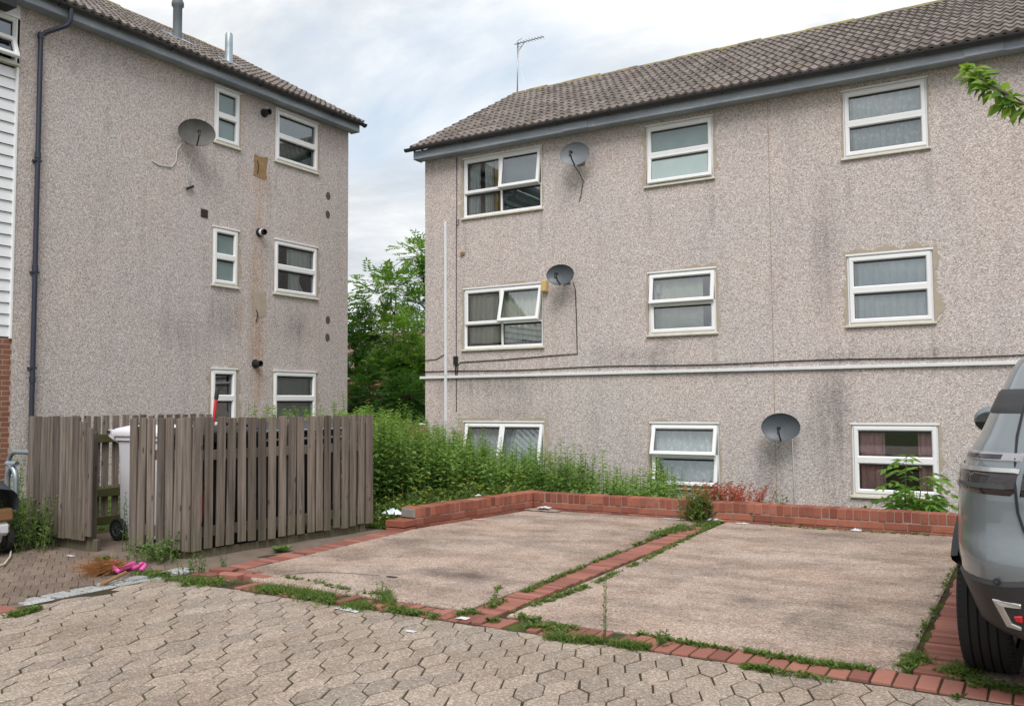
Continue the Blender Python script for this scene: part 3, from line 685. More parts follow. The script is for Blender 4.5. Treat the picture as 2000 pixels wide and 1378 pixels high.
def gutter(parent, p0, p1, r=.058, brackets=1.0):
    b = MB(); p0, p1 = V(p0), V(p1); d = (p1-p0).normalized(); side = d.cross(V((0, 0, 1))); n = 10; vs = []
    for p in (p0, p1):
        for rr in (r, r-.006):
            for k in range(n): a = math.pi+math.pi*k/(n-1); vs.append(p+side*math.cos(a)*rr+V((0, 0, math.sin(a)*rr)))
    fs = []
    for ring in (0, 1): fs += [(ring*n+k, ring*n+k+1, 2*n+ring*n+k+1, 2*n+ring*n+k) for k in range(n-1)]
    for e in (0, 2*n): fs += [(e+k, e+k+1, e+n+k+1, e+n+k) for k in range(n-1)]
    fs += [(0, n, 3*n, 2*n), (n-1, 2*n-1, 4*n-1, 3*n-1)]
    for e in (0, 2*n): fs.append(tuple(e+n+k for k in range(n)))
    b.add(vs, fs); L = (p1-p0).length; s = .4
    while s < L:
        c = p0+d*s; b.tube([c+side*math.cos(math.pi+math.pi*k/8)*(r+.008)+V((0, 0, math.sin(math.pi+math.pi*k/8)*(r+.008))) for k in range(9)], .008, 5); s += brackets
    return b.build('gutter', 'gutter', parent, smooth='auto')
gutter(rb, (-10.62, 13.66, 6.375), (5.4, 13.66, 6.345))

# windows of the right block
PN = None
def two(ta, ba, tm=None, bm=None, split=.5): return [(0, 1, split, 1, ta, tm), (0, 1, 0, split, ba, bm)]
a0, a1 = HR[0]
four = lambda oa: [(0, .49, .40, 1, 0, None), (.49, 1, .40, 1, oa, None), (0, .49, 0, .40, None, None), (.49, 1, 0, .40, None, None)]
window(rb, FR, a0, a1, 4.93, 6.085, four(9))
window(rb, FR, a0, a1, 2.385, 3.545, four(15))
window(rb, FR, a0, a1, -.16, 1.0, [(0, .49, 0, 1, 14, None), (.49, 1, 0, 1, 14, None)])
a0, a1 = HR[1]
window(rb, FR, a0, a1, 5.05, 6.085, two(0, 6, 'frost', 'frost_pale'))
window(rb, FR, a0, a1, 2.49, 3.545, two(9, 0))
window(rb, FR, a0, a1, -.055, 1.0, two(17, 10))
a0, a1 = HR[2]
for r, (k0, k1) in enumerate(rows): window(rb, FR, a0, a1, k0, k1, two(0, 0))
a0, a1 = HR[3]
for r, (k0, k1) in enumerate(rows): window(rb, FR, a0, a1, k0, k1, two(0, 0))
for i, (h, r, ws) in enumerate([(0, 2, (.09, .04, .02, .01)), (0, 1, (.06, .02, .08, .01)), (0, 0, (.10, .11, .12, .01)), (1, 2, (.06, .06, .02, .01)), (1, 1, (.05, .05, .09, .01)), (1, 0, (.08, .06, .06, .01)),
                                (2, 2, (.03, .03, .03, .01)), (2, 1, (.07, .12, .13, .01)), (2, 0, (.03, .07, .02, .01))]):
    k0, k1 = rows[r]; lo = k0 if h else (-.16, 2.385, 4.93)[r]
    mortar_ring(rb, FR, HR[h][0], HR[h][1], lo, k1, *ws, seed=i+2)
jt = MB(); jt.box((-3.583, 13.9965, -1.0), (-3.577, 14.003, 6.2)); jt.build('movement_joint', 'oldmortar', rb)

# curtains in the right block
curtain(FR, -2.38, -1.33, 5.10, 5.98, 'lace', 'pale lace curtain in the top floor window nearest the parked car side', 8)
curtain(FR, -2.38, -1.33, 2.53, 3.46, 'net', 'white gathered net curtain in the middle floor window above the pink curtain', 7, .03)
curtain(FR, -2.40, -2.00, 0.0, .9, 'pinkcloth', 'pink curtain drawn to the left behind the ground floor window with the sapling', 3, .03, -.2)
curtain(FR, -1.55, -1.30, 0.0, .9, 'pinkcloth', 'narrow pink curtain strip at the right behind the sapling window', 2, .03, -.2)
curtain(FR, -9.42, -7.78, -.12, .93, 'lace', 'lace curtain across the wide ground floor window behind the nettles', 12, .02, -.3)
curtain(FR, -5.62, -4.54, -.02, .93, 'lace', 'patterned lace curtain behind the open bathroom-size ground floor window', 8, .02, -.3)
curtain(FR, -9.42, -9.15, 4.98, 6.0, 'net', 'pale grey curtain at the far left of the top corner window', 3, .02, -.2)
curtain(FR, -9.05, -8.86, 4.98, 6.0, 'net', 'narrow white curtain beside a mustard curtain in the top corner window', 3, .02, -.25)
curtain(FR, -8.84, -8.66, 4.98, 6.0, 'mustard', 'mustard yellow curtain in the top corner window', 2, .02, -.28)
curtain(FR, -8.60, -7.78, 4.98, 6.02, 'teal', 'dull teal sheet imitating the reflection in the right half of the top corner window', 5, .004, -.25, cat='blind')  # added sheet: its colour imitates the teal reflection in the panes
curtain(FR, -9.42, -7.8, 2.5, 3.48, 'beigecloth', 'beige curtain across the middle floor corner window', 12, .025, -.35)
curtain(FR, -5.62, -4.75, 2.53, 3.46, 'beigecloth', 'greyish blind curtain behind the middle floor window with a paper notice', 4, .01, -.3)
nb = MB(); nb.box((-5.56, -.088, 3.20), (-5.48, -.08, 3.36), T=FR); tag(nb.build('paper_notice', 'paper', origin=FR(-5.52, -.085, 3.2)), 'small white paper notice stuck inside the middle floor bathroom window', 'notice')
def pot(p, label, r=.05, mat='blackplastic'):
    b = MB(); b.lathe([(0, 0), (r*.75, 0), (r, .10), (r*.85, .10), (r*.8, .07), (0, .07)], 14, lambda x, y, z: V(p)+V((x, y, z)))
    return tag(b.build('plant_pot', mat, smooth='auto', origin=p), label, 'plant pot')
pot(FR(-8.2, -.13, 2.43), 'small dark plant pot on the sill inside the middle floor corner window')
def bottle(p, label, mat, r=.03, h=.16):
    b = MB(); b.lathe([(0, 0), (r, 0), (r, h*.6), (r*.4, h*.78), (r*.4, h), (0, h)], 12, lambda x, y, z: V(p)+V((x, y, z)))
    return tag(b.build('bottle', mat, smooth='auto', origin=p), label, 'bottle')
bottle(FR(-4.60, -.12, 2.535), 'green bottle on the sill at the right inside the window with a paper notice', 'frost_pale', .04, .17)

# ================================================================== left-hand block
lb = thing('apartment_building', 'three storey weathered pebbledash block seen at an angle behind the slatted fence', 'building', (-12.8, 14.44, 0))
XL = -12.8
HN, HW = (10.79, 11.385), (12.295, 13.485)
rowsL = [(.95, 2.005), (3.54, 4.595), (6.17, 7.21)]
holes = [(h0, h1, k0, k1) for h0, h1 in (HN, HW) for k0, k1 in rowsL]
w = MB(); wall_with_holes(w, FL, 7.20, 14.44, -.4, 7.50, holes)
for (x0, y0, x1, y1) in ((XL, 14.44, -20.8, 14.44), (-20.8, 14.44, -20.8, 3), (-20.8, 3, XL, 3)):
    w.add([V((x0, y0, -.4)), V((x1, y1, -.4)), V((x1, y1, 7.5)), V((x0, y0, 7.5))], [(0, 1, 2, 3)])
w.add([V((XL, 14.44, 7.5)), V((-20.8, 14.44, 7.5)), V((-16.8, 14.44, 9.75))], [(0, 1, 2)])
w.add([FL(3, 0, 6.0), FL(7.2, 0, 6.0), FL(7.2, 0, 7.5), FL(3, 0, 7.5)], [(0, 1, 2, 3)]) if False else None
w.build('wall', 'dash_left', lb)
fl = MB()
for z in (.05, 2.9, 5.5, 7.45): fl.box((-20.7, 3.1, z-.06), (XL-.16, 14.3, z))
for y in (11.84, 9.5): fl.box((-20.7, y-.05, .06), (XL-.16, y+.05, 7.38))
fl.box((-15.1, 3.1, .06), (-15.0, 14.3, 7.38)); fl.build('interior', 'room', lb)
upL = V((-math.cos(pitch), 0, math.sin(pitch)))
rfl = tile_roof(lb, (-12.42, 3.2, 7.455), (0, 1, 0), upL, 11.30, 4.62, 14)
rdl = V((-12.42, 0, 7.455))+upL*4.62
k = MB()
k.add([V((rdl.x, 3.2, rdl.z)), V((rdl.x, 14.5, rdl.z)), V((-20.9, 14.5, 7.3)), V((-20.9, 3.2, 7.3))], [(0, 1, 2, 3)])
k.add([V((-12.42, 3.2, 7.43)), V((-12.42, 14.46, 7.43)), V((rdl.x, 14.46, rdl.z-.03)), V((rdl.x, 3.2, rdl.z-.03))], [(0, 1, 2, 3)])
k.build('roof_slope', 'tile', lb)
ridge_tiles(rfl, (rdl.x, 3.2, rdl.z-.02), (rdl.x, 14.5, rdl.z-.02))
vg = MB(); vg.obox(V((-12.42, 14.44, 7.44))+upL*2.31, V((0, .05, 0)), upL*2.31, V((upL.z, 0, -upL.x))*.022); vg.build('verge', 'ridge', rfl)
box_part('fascia', 'fascia', lb, (-12.575, 7.0, 7.275), (-12.545, 14.5, 7.43))
box_part('soffit', 'fascia', lb, (-12.797, 7.0, 7.285), (-12.578, 14.5, 7.305))
box_part('fascia_end', 'fascia', lb, (-12.80, 14.502, 7.27), (-12.55, 14.525, 7.45))
box_part('eaves_soffit', 'blackplastic', lb, (-12.78, 3.1, 7.10), (-12.50, 6.98, 7.22))
gutter(lb, (-12.47, 3.2, 7.435), (-12.47, 14.60, 7.455))
dp = MB(); c = FL(7.48, .06, 0)
dp.tube([(-12.47, 7.78, 7.40), (-12.47, 7.78, 7.22), (-12.50, 7.76, 7.14), (-12.70, 7.53, 6.98), (-12.735, 7.48, 6.90), (-12.735, 7.48, 0.02)], .036, 12)
for z in (5.05, 3.35, 6.88, 1.7): dp.tube([(-12.735, 7.48, z), (-12.735, 7.48, z+.09)], .045, 12)
for z in (3.32, 1.9, 5.0): dp.box((-12.80, 7.43, z), (-12.70, 7.53, z+.03))
dp.build('downpipe', 'pipe', lb, smooth='auto')
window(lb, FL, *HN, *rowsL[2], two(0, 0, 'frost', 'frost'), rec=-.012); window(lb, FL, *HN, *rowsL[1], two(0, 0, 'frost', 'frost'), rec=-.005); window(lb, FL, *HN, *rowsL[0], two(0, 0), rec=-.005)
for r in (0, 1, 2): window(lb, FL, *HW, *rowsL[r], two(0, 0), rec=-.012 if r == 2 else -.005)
for i, (h, r, ws) in enumerate([(HN, 2, (.01, .07, .02, .01)), (HW, 2, (.01, .08, .02, .01)), (HN, 1, (.03, .10, .05, .01)), (HW, 1, (.03, .07, .05, .01)), (HN, 0, (.09, .08, .05, .01)), (HW, 0, (.03, .08, .04, .01))]):
    mortar_ring(lb, FL, h[0], h[1], rowsL[r][0], rowsL[r][1], *ws, seed=i+31)
curtain(FL, 12.75, 13.42, 4.10, 4.52, 'net', 'white net curtain gathered in the upper light of the middle left block window', 4, .03, -.2)
curtain(FL, 12.80, 13.2, 3.58, 4.08, 'net', 'tied white net curtain hanging in the lower light of the middle left block window', 3, .03, -.2, .3)
curtain(FL, 12.34, 13.44, 1.0, 1.9, 'room', 'dull grey blind in the ground floor window above the nettles', 3, .005, -.25, cat='blind')
curtain(FL, 12.34, 13.44, 6.22, 7.14, 'teal', 'dull teal sheet imitating the reflection in the wide top floor window of the left block', 5, .004, -.3, cat='blind')  # sheet added behind the glass to carry the reflected roof tone
# flues and vents (parts of the block)
def flue(y, z, ang):
    f = MB(); T = lambda x, yy, zz: FL(y+x, zz, z+yy)
    f.lathe([(0, .0), (.085, .0), (.085, .02), (.058, .025), (.058, .16), (.050, .16), (.048, .05), (0, .05)], 20, T)
    f.build('boiler_flue', 'blackplastic', lb, smooth='auto')
for y, z in ((11.99, 7.03), (11.90, 4.66), (11.83, 2.13)): flue(y, z, 0)
fw = MB(); fw.lathe([(.060, .05), (.066, .06), (.066, .10), (.060, .11)], 20, lambda x, yy, zz: FL(11.90+x, zz, 4.66+yy)); fw.build('flue_collar', 'trunking', lb, smooth='auto')
for y, z in ((13.81, 5.76), (13.80, 5.36), (13.82, 3.12), (13.81, 2.75)):
    f = MB(); f.lathe([(0, -.03), (.062, -.02), (.075, .004), (.06, .006), (0, .003)], 18, lambda x, yy, zz: FL(y+x*.9, zz, z+yy*1.15)); f.build('core_hole', 'ventstone', lb)
sv = MB(); sv.box((10.52, 0, 4.72), (10.67, .012, 4.87), T=FL)
for i in range(6): sv.box((10.535, .012, 4.735+i*.021), (10.655, .020, 4.747+i*.021), T=FL)
sv.build('air_brick', 'ventbrown', lb)
def patch(y0, y1, z0, z1, mat, seed):
    b = MB(); n = 40; o = []
    for i in range(n):
        a = 2*math.pi*i/n; c, s = math.cos(a), math.sin(a); k = 1/max(abs(c), abs(s)); k *= .92+.18*mnoise.noise(V((c*1.6+seed, s*1.6, seed)))
        o.append(((y0+y1)/2+c*k*(y1-y0)/2, (z0+z1)/2+s*k*(z1-z0)/2))
    b.add([FL(a, .006, z) for a, z in o]+[FL(a, -.002, z) for a, z in o], [tuple(range(n))]+[(i, (i+1) % n, n+(i+1) % n, n+i) for i in range(n)])
    b.build('bare_patch', mat, lb)
patch(11.74, 12.10, 5.72, 6.18, 'oldmortar', 3.3); patch(11.76, 12.10, 3.02, 3.52, 'mortar', 8.1)
cr = MB(); cr.tube([FL(11.83, .012, 6.05), FL(11.86, .012, 5.95), FL(11.84, .012, 5.80)], .008, 6); cr.tube([FL(11.84, .01, 3.16), FL(11.865, .03, 3.08), FL(11.85, .02, 2.98), FL(11.83, .01, 2.93)], .009, 6); cr.build('cut_pipe_stub', 'cable', lb)
for (x, y, z, mt, hh, rr, cap) in ((-14.0, 10.9, 8.36, 'greypipe', 1.02, .085, 1), (-13.5, 11.72, 8.06, 'galv', .62, .075, 0)):
    f = MB(); prof = [(rr*1.5, -.12), (rr*1.15, .0), (rr, .06), (rr, hh*.62)]
    prof += [(rr*1.35, hh*.66), (rr*1.35, hh*.72), (rr*.95, hh*.80), (rr*.95, hh*.9), (rr*1.2, hh*.93), (rr*1.2, hh), (0, hh*1.01)] if cap else [(rr*.98, hh*.94), (rr*.8, hh), (0, hh*1.05)]
    f.lathe(prof, 18, lambda a, b_, h: V((x+a, y+b_, z+h))); f.build('vent_pipe', mt, rfl, smooth='auto')
    f = MB(); f.obox((x+.06, y, z+.02), upL*.28, V((0, .24, 0)), V((upL.z, 0, -upL.x))*.012); f.build('flashing', 'galv', rfl)
# stairwell bay: white boards, brick below, window above (left edge of the picture)
k = MB()
for i in range(24):
    z = 2.36+i*.166
    k.add([FL(3.0, -.02, z), FL(7.17, -.02, z), FL(7.17, -.045, z+.158), FL(3.0, -.045, z+.158), FL(3.0, -.05, z), FL(7.17, -.05, z)], [(0, 1, 2, 3), (4, 5, 1, 0)])
k.build('cladding', 'whiteboard', lb)
box_part('cladding_trim', 'upvc', lb, (7.165, -.06, 2.33), (7.199, .012, 6.36), T=FL)
k = MB(); k.add([FL(3.0, -.03, -.4), FL(7.2, -.03, -.4), FL(7.2, -.03, 2.355), FL(3.0, -.03, 2.355)], [(0, 1, 2, 3)]); k.add([FL(7.2, -.03, -.4), FL(7.2, .001, -.4), FL(7.2, .001, 2.355), FL(7.2, -.03, 2.355)], [(0, 1, 2, 3)])
k.build('brick_panel', 'brickwork', lb)
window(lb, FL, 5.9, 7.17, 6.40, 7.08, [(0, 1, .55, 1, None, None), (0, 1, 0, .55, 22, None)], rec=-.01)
k = MB(); k.box((5.9, -.08, 7.08), (7.2, .0, 7.5), T=FL); k.box((3.0, -.08, 6.35), (5.88, -.01, 7.5), T=FL); k.build('spandrel', 'whiteboard', lb)

# ================================================================== things fixed to the walls
def dish(name, Fc, a, z, w, h, mat, label, yaw=0., tilt=0., arm_d=(0.02, -.18), cabs=()):
    """oval offset satellite dish: reflector, feed arm, lnb, wall bracket"""
    o = thing('satellite_dish', label, 'satellite dish', Fc(a, 0, z))
    C = Fc(a, .22, z); n = (Fc.n+Fc.ex*yaw+V((0, 0, tilt))).normalized(); ex = V((0, 0, 1)).cross(n).normalized(); ez = n.cross(ex)
    if ex.dot(Fc.ex) < 0: ex = -ex
    b = MB(); N = 40; prof = [(0, 0), (.3, .006), (.6, .026), (.85, .053), (.98, .072), (1.0, .078), (1.005, .070), (.98, .062), (.85, .043), (.5, .010), (0, -.006)]
    b.lathe([(r, d) for r, d in prof], N, lambda x, y, d: C+ex*(x*w/2)+ez*(y*h/2)+n*d)
    b.build('reflector', mat, o, smooth='auto')
    b = MB(); e = C-ez*(h*.10)+n*.30; b.tube([C-ez*(h*.47)+n*.05, C-ez*(h*.34)+n*.20, e], .013, 8); b.tube([C-n*.0, C-n*.10, Fc(a-.0, .02, z-.02)], .022, 10); b.build('feed_arm', 'blackplastic', o, smooth='auto')
    b = MB(); b.tube([e-n*.0+ez*.012, e-n*.05+ez*.02, e-n*.09+ez*.03], [.026, .030, .022], 12); b.tube([e+ez*.0, e-ez*.07+n*.01], .018, 10); b.build('lnb', 'blackplastic', o, smooth='auto')
    b = MB(); b.box((a-.07, 0.001, z-.12), (a+.07, .018, z+.08), T=Fc); b.tube([Fc(a, .018, z-.02), Fc(a, .06, z-.02)], .03, 10); b.build('wall_bracket', 'alu', o)
    return o
dish('satellite_dish', FR, -6.91, 5.73, .55, .42, 'dish_grey', 'pale grey satellite dish right of the top corner window', .12, .05)
dish('satellite_dish', FR, -7.22, 3.61, .52, .37, 'dish_dark', 'dark satellite dish beside the yellow alarm box', .12, .05)
dish('satellite_dish', FR, -3.43, .95, .58, .43, 'dish_dark', 'low dark satellite dish between two ground floor windows', .10, .06)
dish('satellite_dish', FL, 10.22, 6.12, .63, .48, 'dish_old', 'rusty grey satellite dish on the left block wall', -.55, .0)
def cable(pts, mat, r, label, name='wall_cable', cat='cable', org=None):
    b = MB(); q = [V(p) for p in pts]; b.tube(q, r, 6); return tag(b.build(name, mat, smooth=True, origin=q[0]), label, cat)
cable([FR(-6.95, .22, 5.55), FR(-6.89, .10, 5.42), FR(-6.87, .02, 5.30), FR(-6.92, .02, 5.05), FR(-6.95, .015, 4.95)], 'cable', .007, 'black cable hanging under the pale grey satellite dish')
cable([FR(-7.03, .15, 3.48), FR(-7.05, .02, 3.38), FR(-7.04, .012, 2.9), FR(-7.03, .012, 2.22), FR(-7.5, .012, 2.205), FR(-8.6, .012, 2.16), FR(-9.55, .012, 2.14), FR(-9.60, .012, 2.08), FR(-9.61, .012, 1.9)], 'cable', .008, 'black cable running from the dark dish down and left to the junction clip')
cable([FR(x, .014, 1.97+.012*math.sin(x*1.7)+.0*x) for x in [-10.39+.3*i for i in range(50)]], 'cable', .009, 'long black cable sagging above the white horizontal trunking')
cable([FR(-10.38, .012, 2.20), FR(-10.1, .012, 2.22), FR(-9.93, .012, 2.30)], 'cable', .007, 'short black cable curving from the corner to the white vertical trunking')
cable([FR(-9.615, .012, 6.15), FR(-9.62, .012, 5.0), FR(-9.63, .012, 4.88), FR(-9.60, .02, 4.80), FR(-9.56, .02, 4.84), FR(-9.57, .02, 4.92), FR(-9.62, .02, 4.90), FR(-9.63, .012, 4.4), FR(-9.64, .012, 2.2), FR(-9.64, .012, 1.2)], 'ventbrown', .007, 'thin dark cable with a small loop left of the corner windows')
cable([FR(-3.32, .012, .80), FR(-3.31, .012, .3), FR(-3.30, .012, -.7)], 'cablew', .006, 'white cable dropping from the low dark dish')
cable([FL(10.05, .10, 5.98), FL(9.98, .02, 5.80), FL(9.97, .012, 5.60), FL(9.88, .015, 5.48), FL(9.62, .012, 5.45), FL(9.48, .012, 5.50)], 'cablew', .009, 'white cable looping left below the rusty dish')
ce = cable([FL(10.28, .10, 5.85), FL(10.27, .02, 5.70), FL(10.23, .02, 5.55), FL(10.27, .02, 5.42), FL(10.26, .02, 5.24)], 'cablew', .009, 'white cable dangling straight below the rusty dish with a black plug')
b = MB(); b.obox(FL(10.25, .04, 5.19), FL.ex*.07+V((0, 0, .035)), V((0, 0, .022)), FL.n*.02); b.build('plug', 'cable', ce)
b = MB(); b.box((-10.50, .001, 1.835), (XR, .045, 1.885), T=FR)
for x in (-7.9, -4.95, -2.6, .2): b.box((x, .0, 1.833), (x+.06, .048, 1.887), T=FR)
tag(b.build('cable_trunking', 'trunking', bevel=.006, origin=FR(-10.4, 0, 1.835)), 'white horizontal cable trunking running the length of the right block', 'trunking')
b = MB(); b.box((-9.905, .002, -.6), (-9.85, .05, 1.832), T=FR); b.box((-9.903, .002, 1.888), (-9.848, .05, 4.90), T=FR)
tag(b.build('cable_trunking', 'trunking', bevel=.006, origin=FR(-9.88, 0, -.6)), 'white vertical cable trunking near the left corner of the right block', 'trunking')
b = MB(); b.box((-7.715, .001, 3.36), (-7.605, .09, 3.575), T=FR); b.box((-7.708, .088, 3.375), (-7.612, .105, 3.56), T=FR)
tag(b.build('alarm_box', 'yellowbox', bevel=.012, seg=2, origin=FR(-7.66, 0, 3.36)), 'yellowed plastic alarm box at the top right of the middle corner window', 'alarm box')
b = MB(); b.box((-9.69, .001, 2.10), (-9.60, .05, 2.26), T=FR); b.tube([FR(-9.64, .03, 2.1), FR(-9.65, .03, 1.95), FR(-9.62, .03, 1.86)], .014, 6)
tag(b.build('junction_box', 'cable', bevel=.01, origin=FR(-9.64, 0, 2.1)), 'black junction box beside the vertical white trunking', 'junction box')
b = MB(); b.box((-9.53, .001, 4.22), (-9.44, .03, 4.27), T=FR); b.box((-9.5, .03, 4.21), (-9.47, .05, 4.28), T=FR); tag(b.build('pipe_bracket', 'oldmortar', origin=FR(-9.48, 0, 4.2)), 'small rusty bracket under the top corner window', 'bracket')
# aerial
ae = thing('tv_aerial', 'tall television aerial standing on the end of the right block ridge', 'aerial', (-10.36, 17.57, 8.5))
b = MB(); b.tube([(-10.36, 17.6, 8.3), (-10.33, 17.6, 9.90)], .016, 8); b.build('mast', 'alu', ae, smooth=True)
b = MB(); b.tube([(-10.42, 17.6, 9.86), (-9.55, 17.45, 9.80)], .011, 6)
for i in range(9):
    t = .16+i*.1; p = V((-10.42, 17.6, 9.86)).lerp(V((-9.55, 17.45, 9.80)), t); b.tube([p+V((0.02, -.13, -.015)), p+V((-.02, .13, .015))], .006, 5)
b.tube([(-10.33, 17.6, 9.66), (-10.12, 17.56, 9.84)], .008, 6)
for s in (-1, 1): b.tube([V((-10.27, 17.58, 9.85)), V((-10.33, 17.58, 9.85+s*.07)), V((-10.2, 17.58, 9.85+s*.10))], .007, 5)
b.build('boom', 'alu', ae)
b = MB(); b.tube([(-10.3, 17.58, 9.82), (-10.27, 17.57, 9.5), (-10.2, 17.56, 9.1), (-10.08, 17.5, 8.7), (-10.05, 17.45, 8.55)], .007, 5); b.build('lead', 'trunking', ae)
# ================================================================== low brick wall round the bays
bw = thing('brick_wall', 'low red brick wall two courses high round the back corner of the parking bays', 'garden wall', (-5.6, 9.74, 0))
def wall_run(p0, p1, side, len_):
    p0, p1 = V(p0), V(p1); d = (p1-p0).normalized(); L = (p1-p0).length; w = V(side); hb = MB(); sb = MB(); jn = MB()
    jn.hexa([q+V((0, 0, z)) for z in (-.1, .216) for q in (p0+w*.008+d*.004, p1+w*.008-d*.004, p1+w*.205-d*.004, p0+w*.205+d*.004)])
    s = 0.
    while s < L-.03:                                         # soldier / brick on edge
        e = .070+R_.gauss(0, .001); c = p0+d*(s+e/2)+w*(.1075+R_.gauss(0, .002)); a = R_.gauss(0, .012)
        hb.obox(c+V((0, 0, .169+R_.gauss(0, .002))), (d+w*a)*(e/2), (w-d*a)*.107, V((R_.gauss(0, .008), R_.gauss(0, .008), 1))*.0515, R_.random()); s += .0795
    s = -.1
    while s < L:
        a0_, a1_ = max(0, s), min(L, s+.215)
        if a1_-a0_ > .03: c = p0+d*((a0_+a1_)/2)+w*.105; sb.obox(c+V((0, 0, .071)), d*((a1_-a0_)/2), w*(.107+R_.gauss(0, .0015)), V((0, 0, .0335)), R_.random())
        s += .225
    s = 0.
    while s < L:
        a1_ = min(L, s+.215); c = p0+d*((s+a1_)/2)+w*.105; sb.obox(c+V((0, 0, -.004)), d*((a1_-s)/2), w*.107, V((0, 0, .0335)), R_.random()); s += .225
    return hb, sb, jn
for p0, p1, sd in (((-5.36, 9.742, 0), (4.0, 9.742, 0), (0, 1, 0)), ((-5.843, 7.70, 0), (-5.53, 9.955, 0), (-.990, .138, 0))):
    hb, sb, jn = wall_run(p0, p1, sd, 0)
    hb.build('coping_course', 'redbrick', bw, bevel=.005, seg=2); sb.build('stretcher_course', 'redbrick', bw, bevel=.004); jn.build('mortar_bed', 'wallmortar', bw)
hb, sb, jn = wall_run((-5.535, 9.745, 0), (-5.355, 9.745, 0), (0, 1, 0), 0)
hb.build('corner_bricks', 'redbrick', bw, bevel=.005); sb.build('corner_bricks', 'redbrick', bw, bevel=.004); jn.build('mortar_bed', 'wallmortar', bw)
b = MB(); b.obox(V((-5.843, 7.70, .162))+V((-.990, .138, 0))*.107-V((.137, .99, 0))*.009, V((-.990, .138, 0))*.104, V((.137, .99, 0))*.010, V((0, 0, .049))); b.build('end_block', 'endblock', bw, bevel=.01, seg=2)
b = MB(); b.obox((-5.95, 7.58, .072), V((.125, .0, 0)), V((0, .115, 0)), V((0, 0, .034)), .4); b.obox((-5.95, 7.58, -.004), V((.12, .0, 0)), V((0, .11, 0)), V((0, 0, .034)), .7); b.build('footing_brick', 'redbrick', bw, bevel=.006, seg=2)

# ================================================================== slatted timber bin store
def fence_run(slats, rails, p0, p1, out, n, wfrac, top, bot=.075, rz=(.22, .90), broken={}, jit=.006):
    p0, p1, w = V(p0), V(p1), V(out).normalized(); d = (p1-p0); L = d.length; d.normalize(); pit = L/n
    for i in range(n):
        c = p0+d*(pit*(i+.5)+R_.gauss(0, jit)); t = broken.get(i, top+R_.gauss(0, .004)); bb = bot+R_.gauss(0, .006)
        ln = R_.gauss(0, .008)
        slats.obox(c+w*(.012+R_.uniform(-.002, .002))+V((0, 0, (t+bb)/2)), (d*pit*wfrac/2), w*.0105, V((d.x*ln, d.y*ln, 1))*((t-bb)/2), R_.random())
    for z in rz: rails.obox((p0+p1)/2-w*.024+V((0, 0, z)), d*(L/2-.01), w*.0215, V((0, 0, .045)), R_.random())
def post(par, x, y, h=1.16):
    b = MB(); b.box((x-.043, y-.043, -.05), (x+.043, y+.043, h), R_.random()); b.build('post', 'wood', par, bevel=.006)
fa = thing('slatted_fence', 'grey weathered slatted fence, the long run beside the brick strip of the bay', 'fence', (-6.44, 5.25, 0))
s, r = MB(), MB()
fence_run(s, r, (-7.235, 5.195, 0), (-6.53, 5.235, 0), (.05, -1, 0), 6, .76, 1.235, .07)
s.obox((-6.487, 5.222, .655), V((.047, .002, 0)), V((0, .0105, 0)), V((0, 0, .59)), .6); s.obox((-6.425, 5.282, .655), V((.0105, 0, 0)), V((.004, .047, 0)), V((0, 0, .59)), .75)
fence_run(s, r, (-6.435, 5.345, 0), (-6.225, 7.30, 0), (1, -.1, 0), 17, .72, 1.235, .075)
s.obox((-6.205, 7.355, .655), V((.0105, .0, 0)), V((.004, .05, 0)), V((0, 0, .58)), .5)
s.build('slats', 'wood', fa, bevel=.003); r.build('rail', 'wood', fa, bevel=.004)
for x, y in ((-7.17, 5.29), (-6.52, 5.32), (-6.38, 6.35), (-6.28, 7.29)): post(fa, x, y)
b = MB(); b.obox((-6.37, 6.30, -.0), V((.10, 1.03, 0)), V((.018, -.002, 0)), V((0, 0, .062)), .2); b.obox((-6.83, 5.27, -.0), V((.38, .02, 0)), V((0, .018, 0)), V((0, 0, .05)), .2); b.build('gravel_board', 'wood', fa, bevel=.006)
fb = thing('slatted_fence', 'short grey close boarded fence panel left of the pale wheelie bin', 'fence', (-8.64, 5.08, 0))
s, r = MB(), MB()
fence_run(s, r, (-8.66, 5.08, 0), (-7.72, 5.085, 0), (0, -1, 0), 9, .93, 1.25, .09, broken={8: 1.20}, jit=.003)
s.obox((-7.68, 5.078, .635), V((.044, 0, 0)), V((0, .0105, 0)), V((0, 0, .505)), .35)
s.build('slats', 'wood', fb, bevel=.003); r.build('rail', 'wood', fb, bevel=.004); post(fb, -7.76, 5.15, 1.1); post(fb, -8.6, 5.16)
b = MB(); b.obox((-8.1, 5.135, .03), V((.50, 0, 0)), V((0, .02, 0)), V((0, 0, .07)), .1); b.build('gravel_board', 'wood', fb, bevel=.005)
fc = thing('slatted_fence', 'open slatted fence at the inner left side behind the pale wheelie bin', 'fence', (-8.72, 6.2, 0))
s, r = MB(), MB(); fence_run(s, r, (-8.70, 5.2, 0), (-8.72, 7.40, 0), (-1, 0, 0), 19, .66, 1.245, .07, rz=(.12, .42, 1.0))
s.build('slats', 'wood', fc, bevel=.003); r.build('rail', 'mosswood', fc, bevel=.004); post(fc, -8.65, 6.3)
fd = thing('slatted_fence', 'slatted fence closing the far side of the bin store in front of the nettles', 'fence', (-7.5, 7.42, 0))
s, r = MB(), MB(); fence_run(s, r, (-8.68, 7.42, 0), (-6.28, 7.40, 0), (0, 1, 0), 20, .66, 1.20, .07)
s.build('slats', 'wood', fd, bevel=.003); r.build('rail', 'wood', fd, bevel=.004); post(fd, -7.5, 7.36, 1.12)

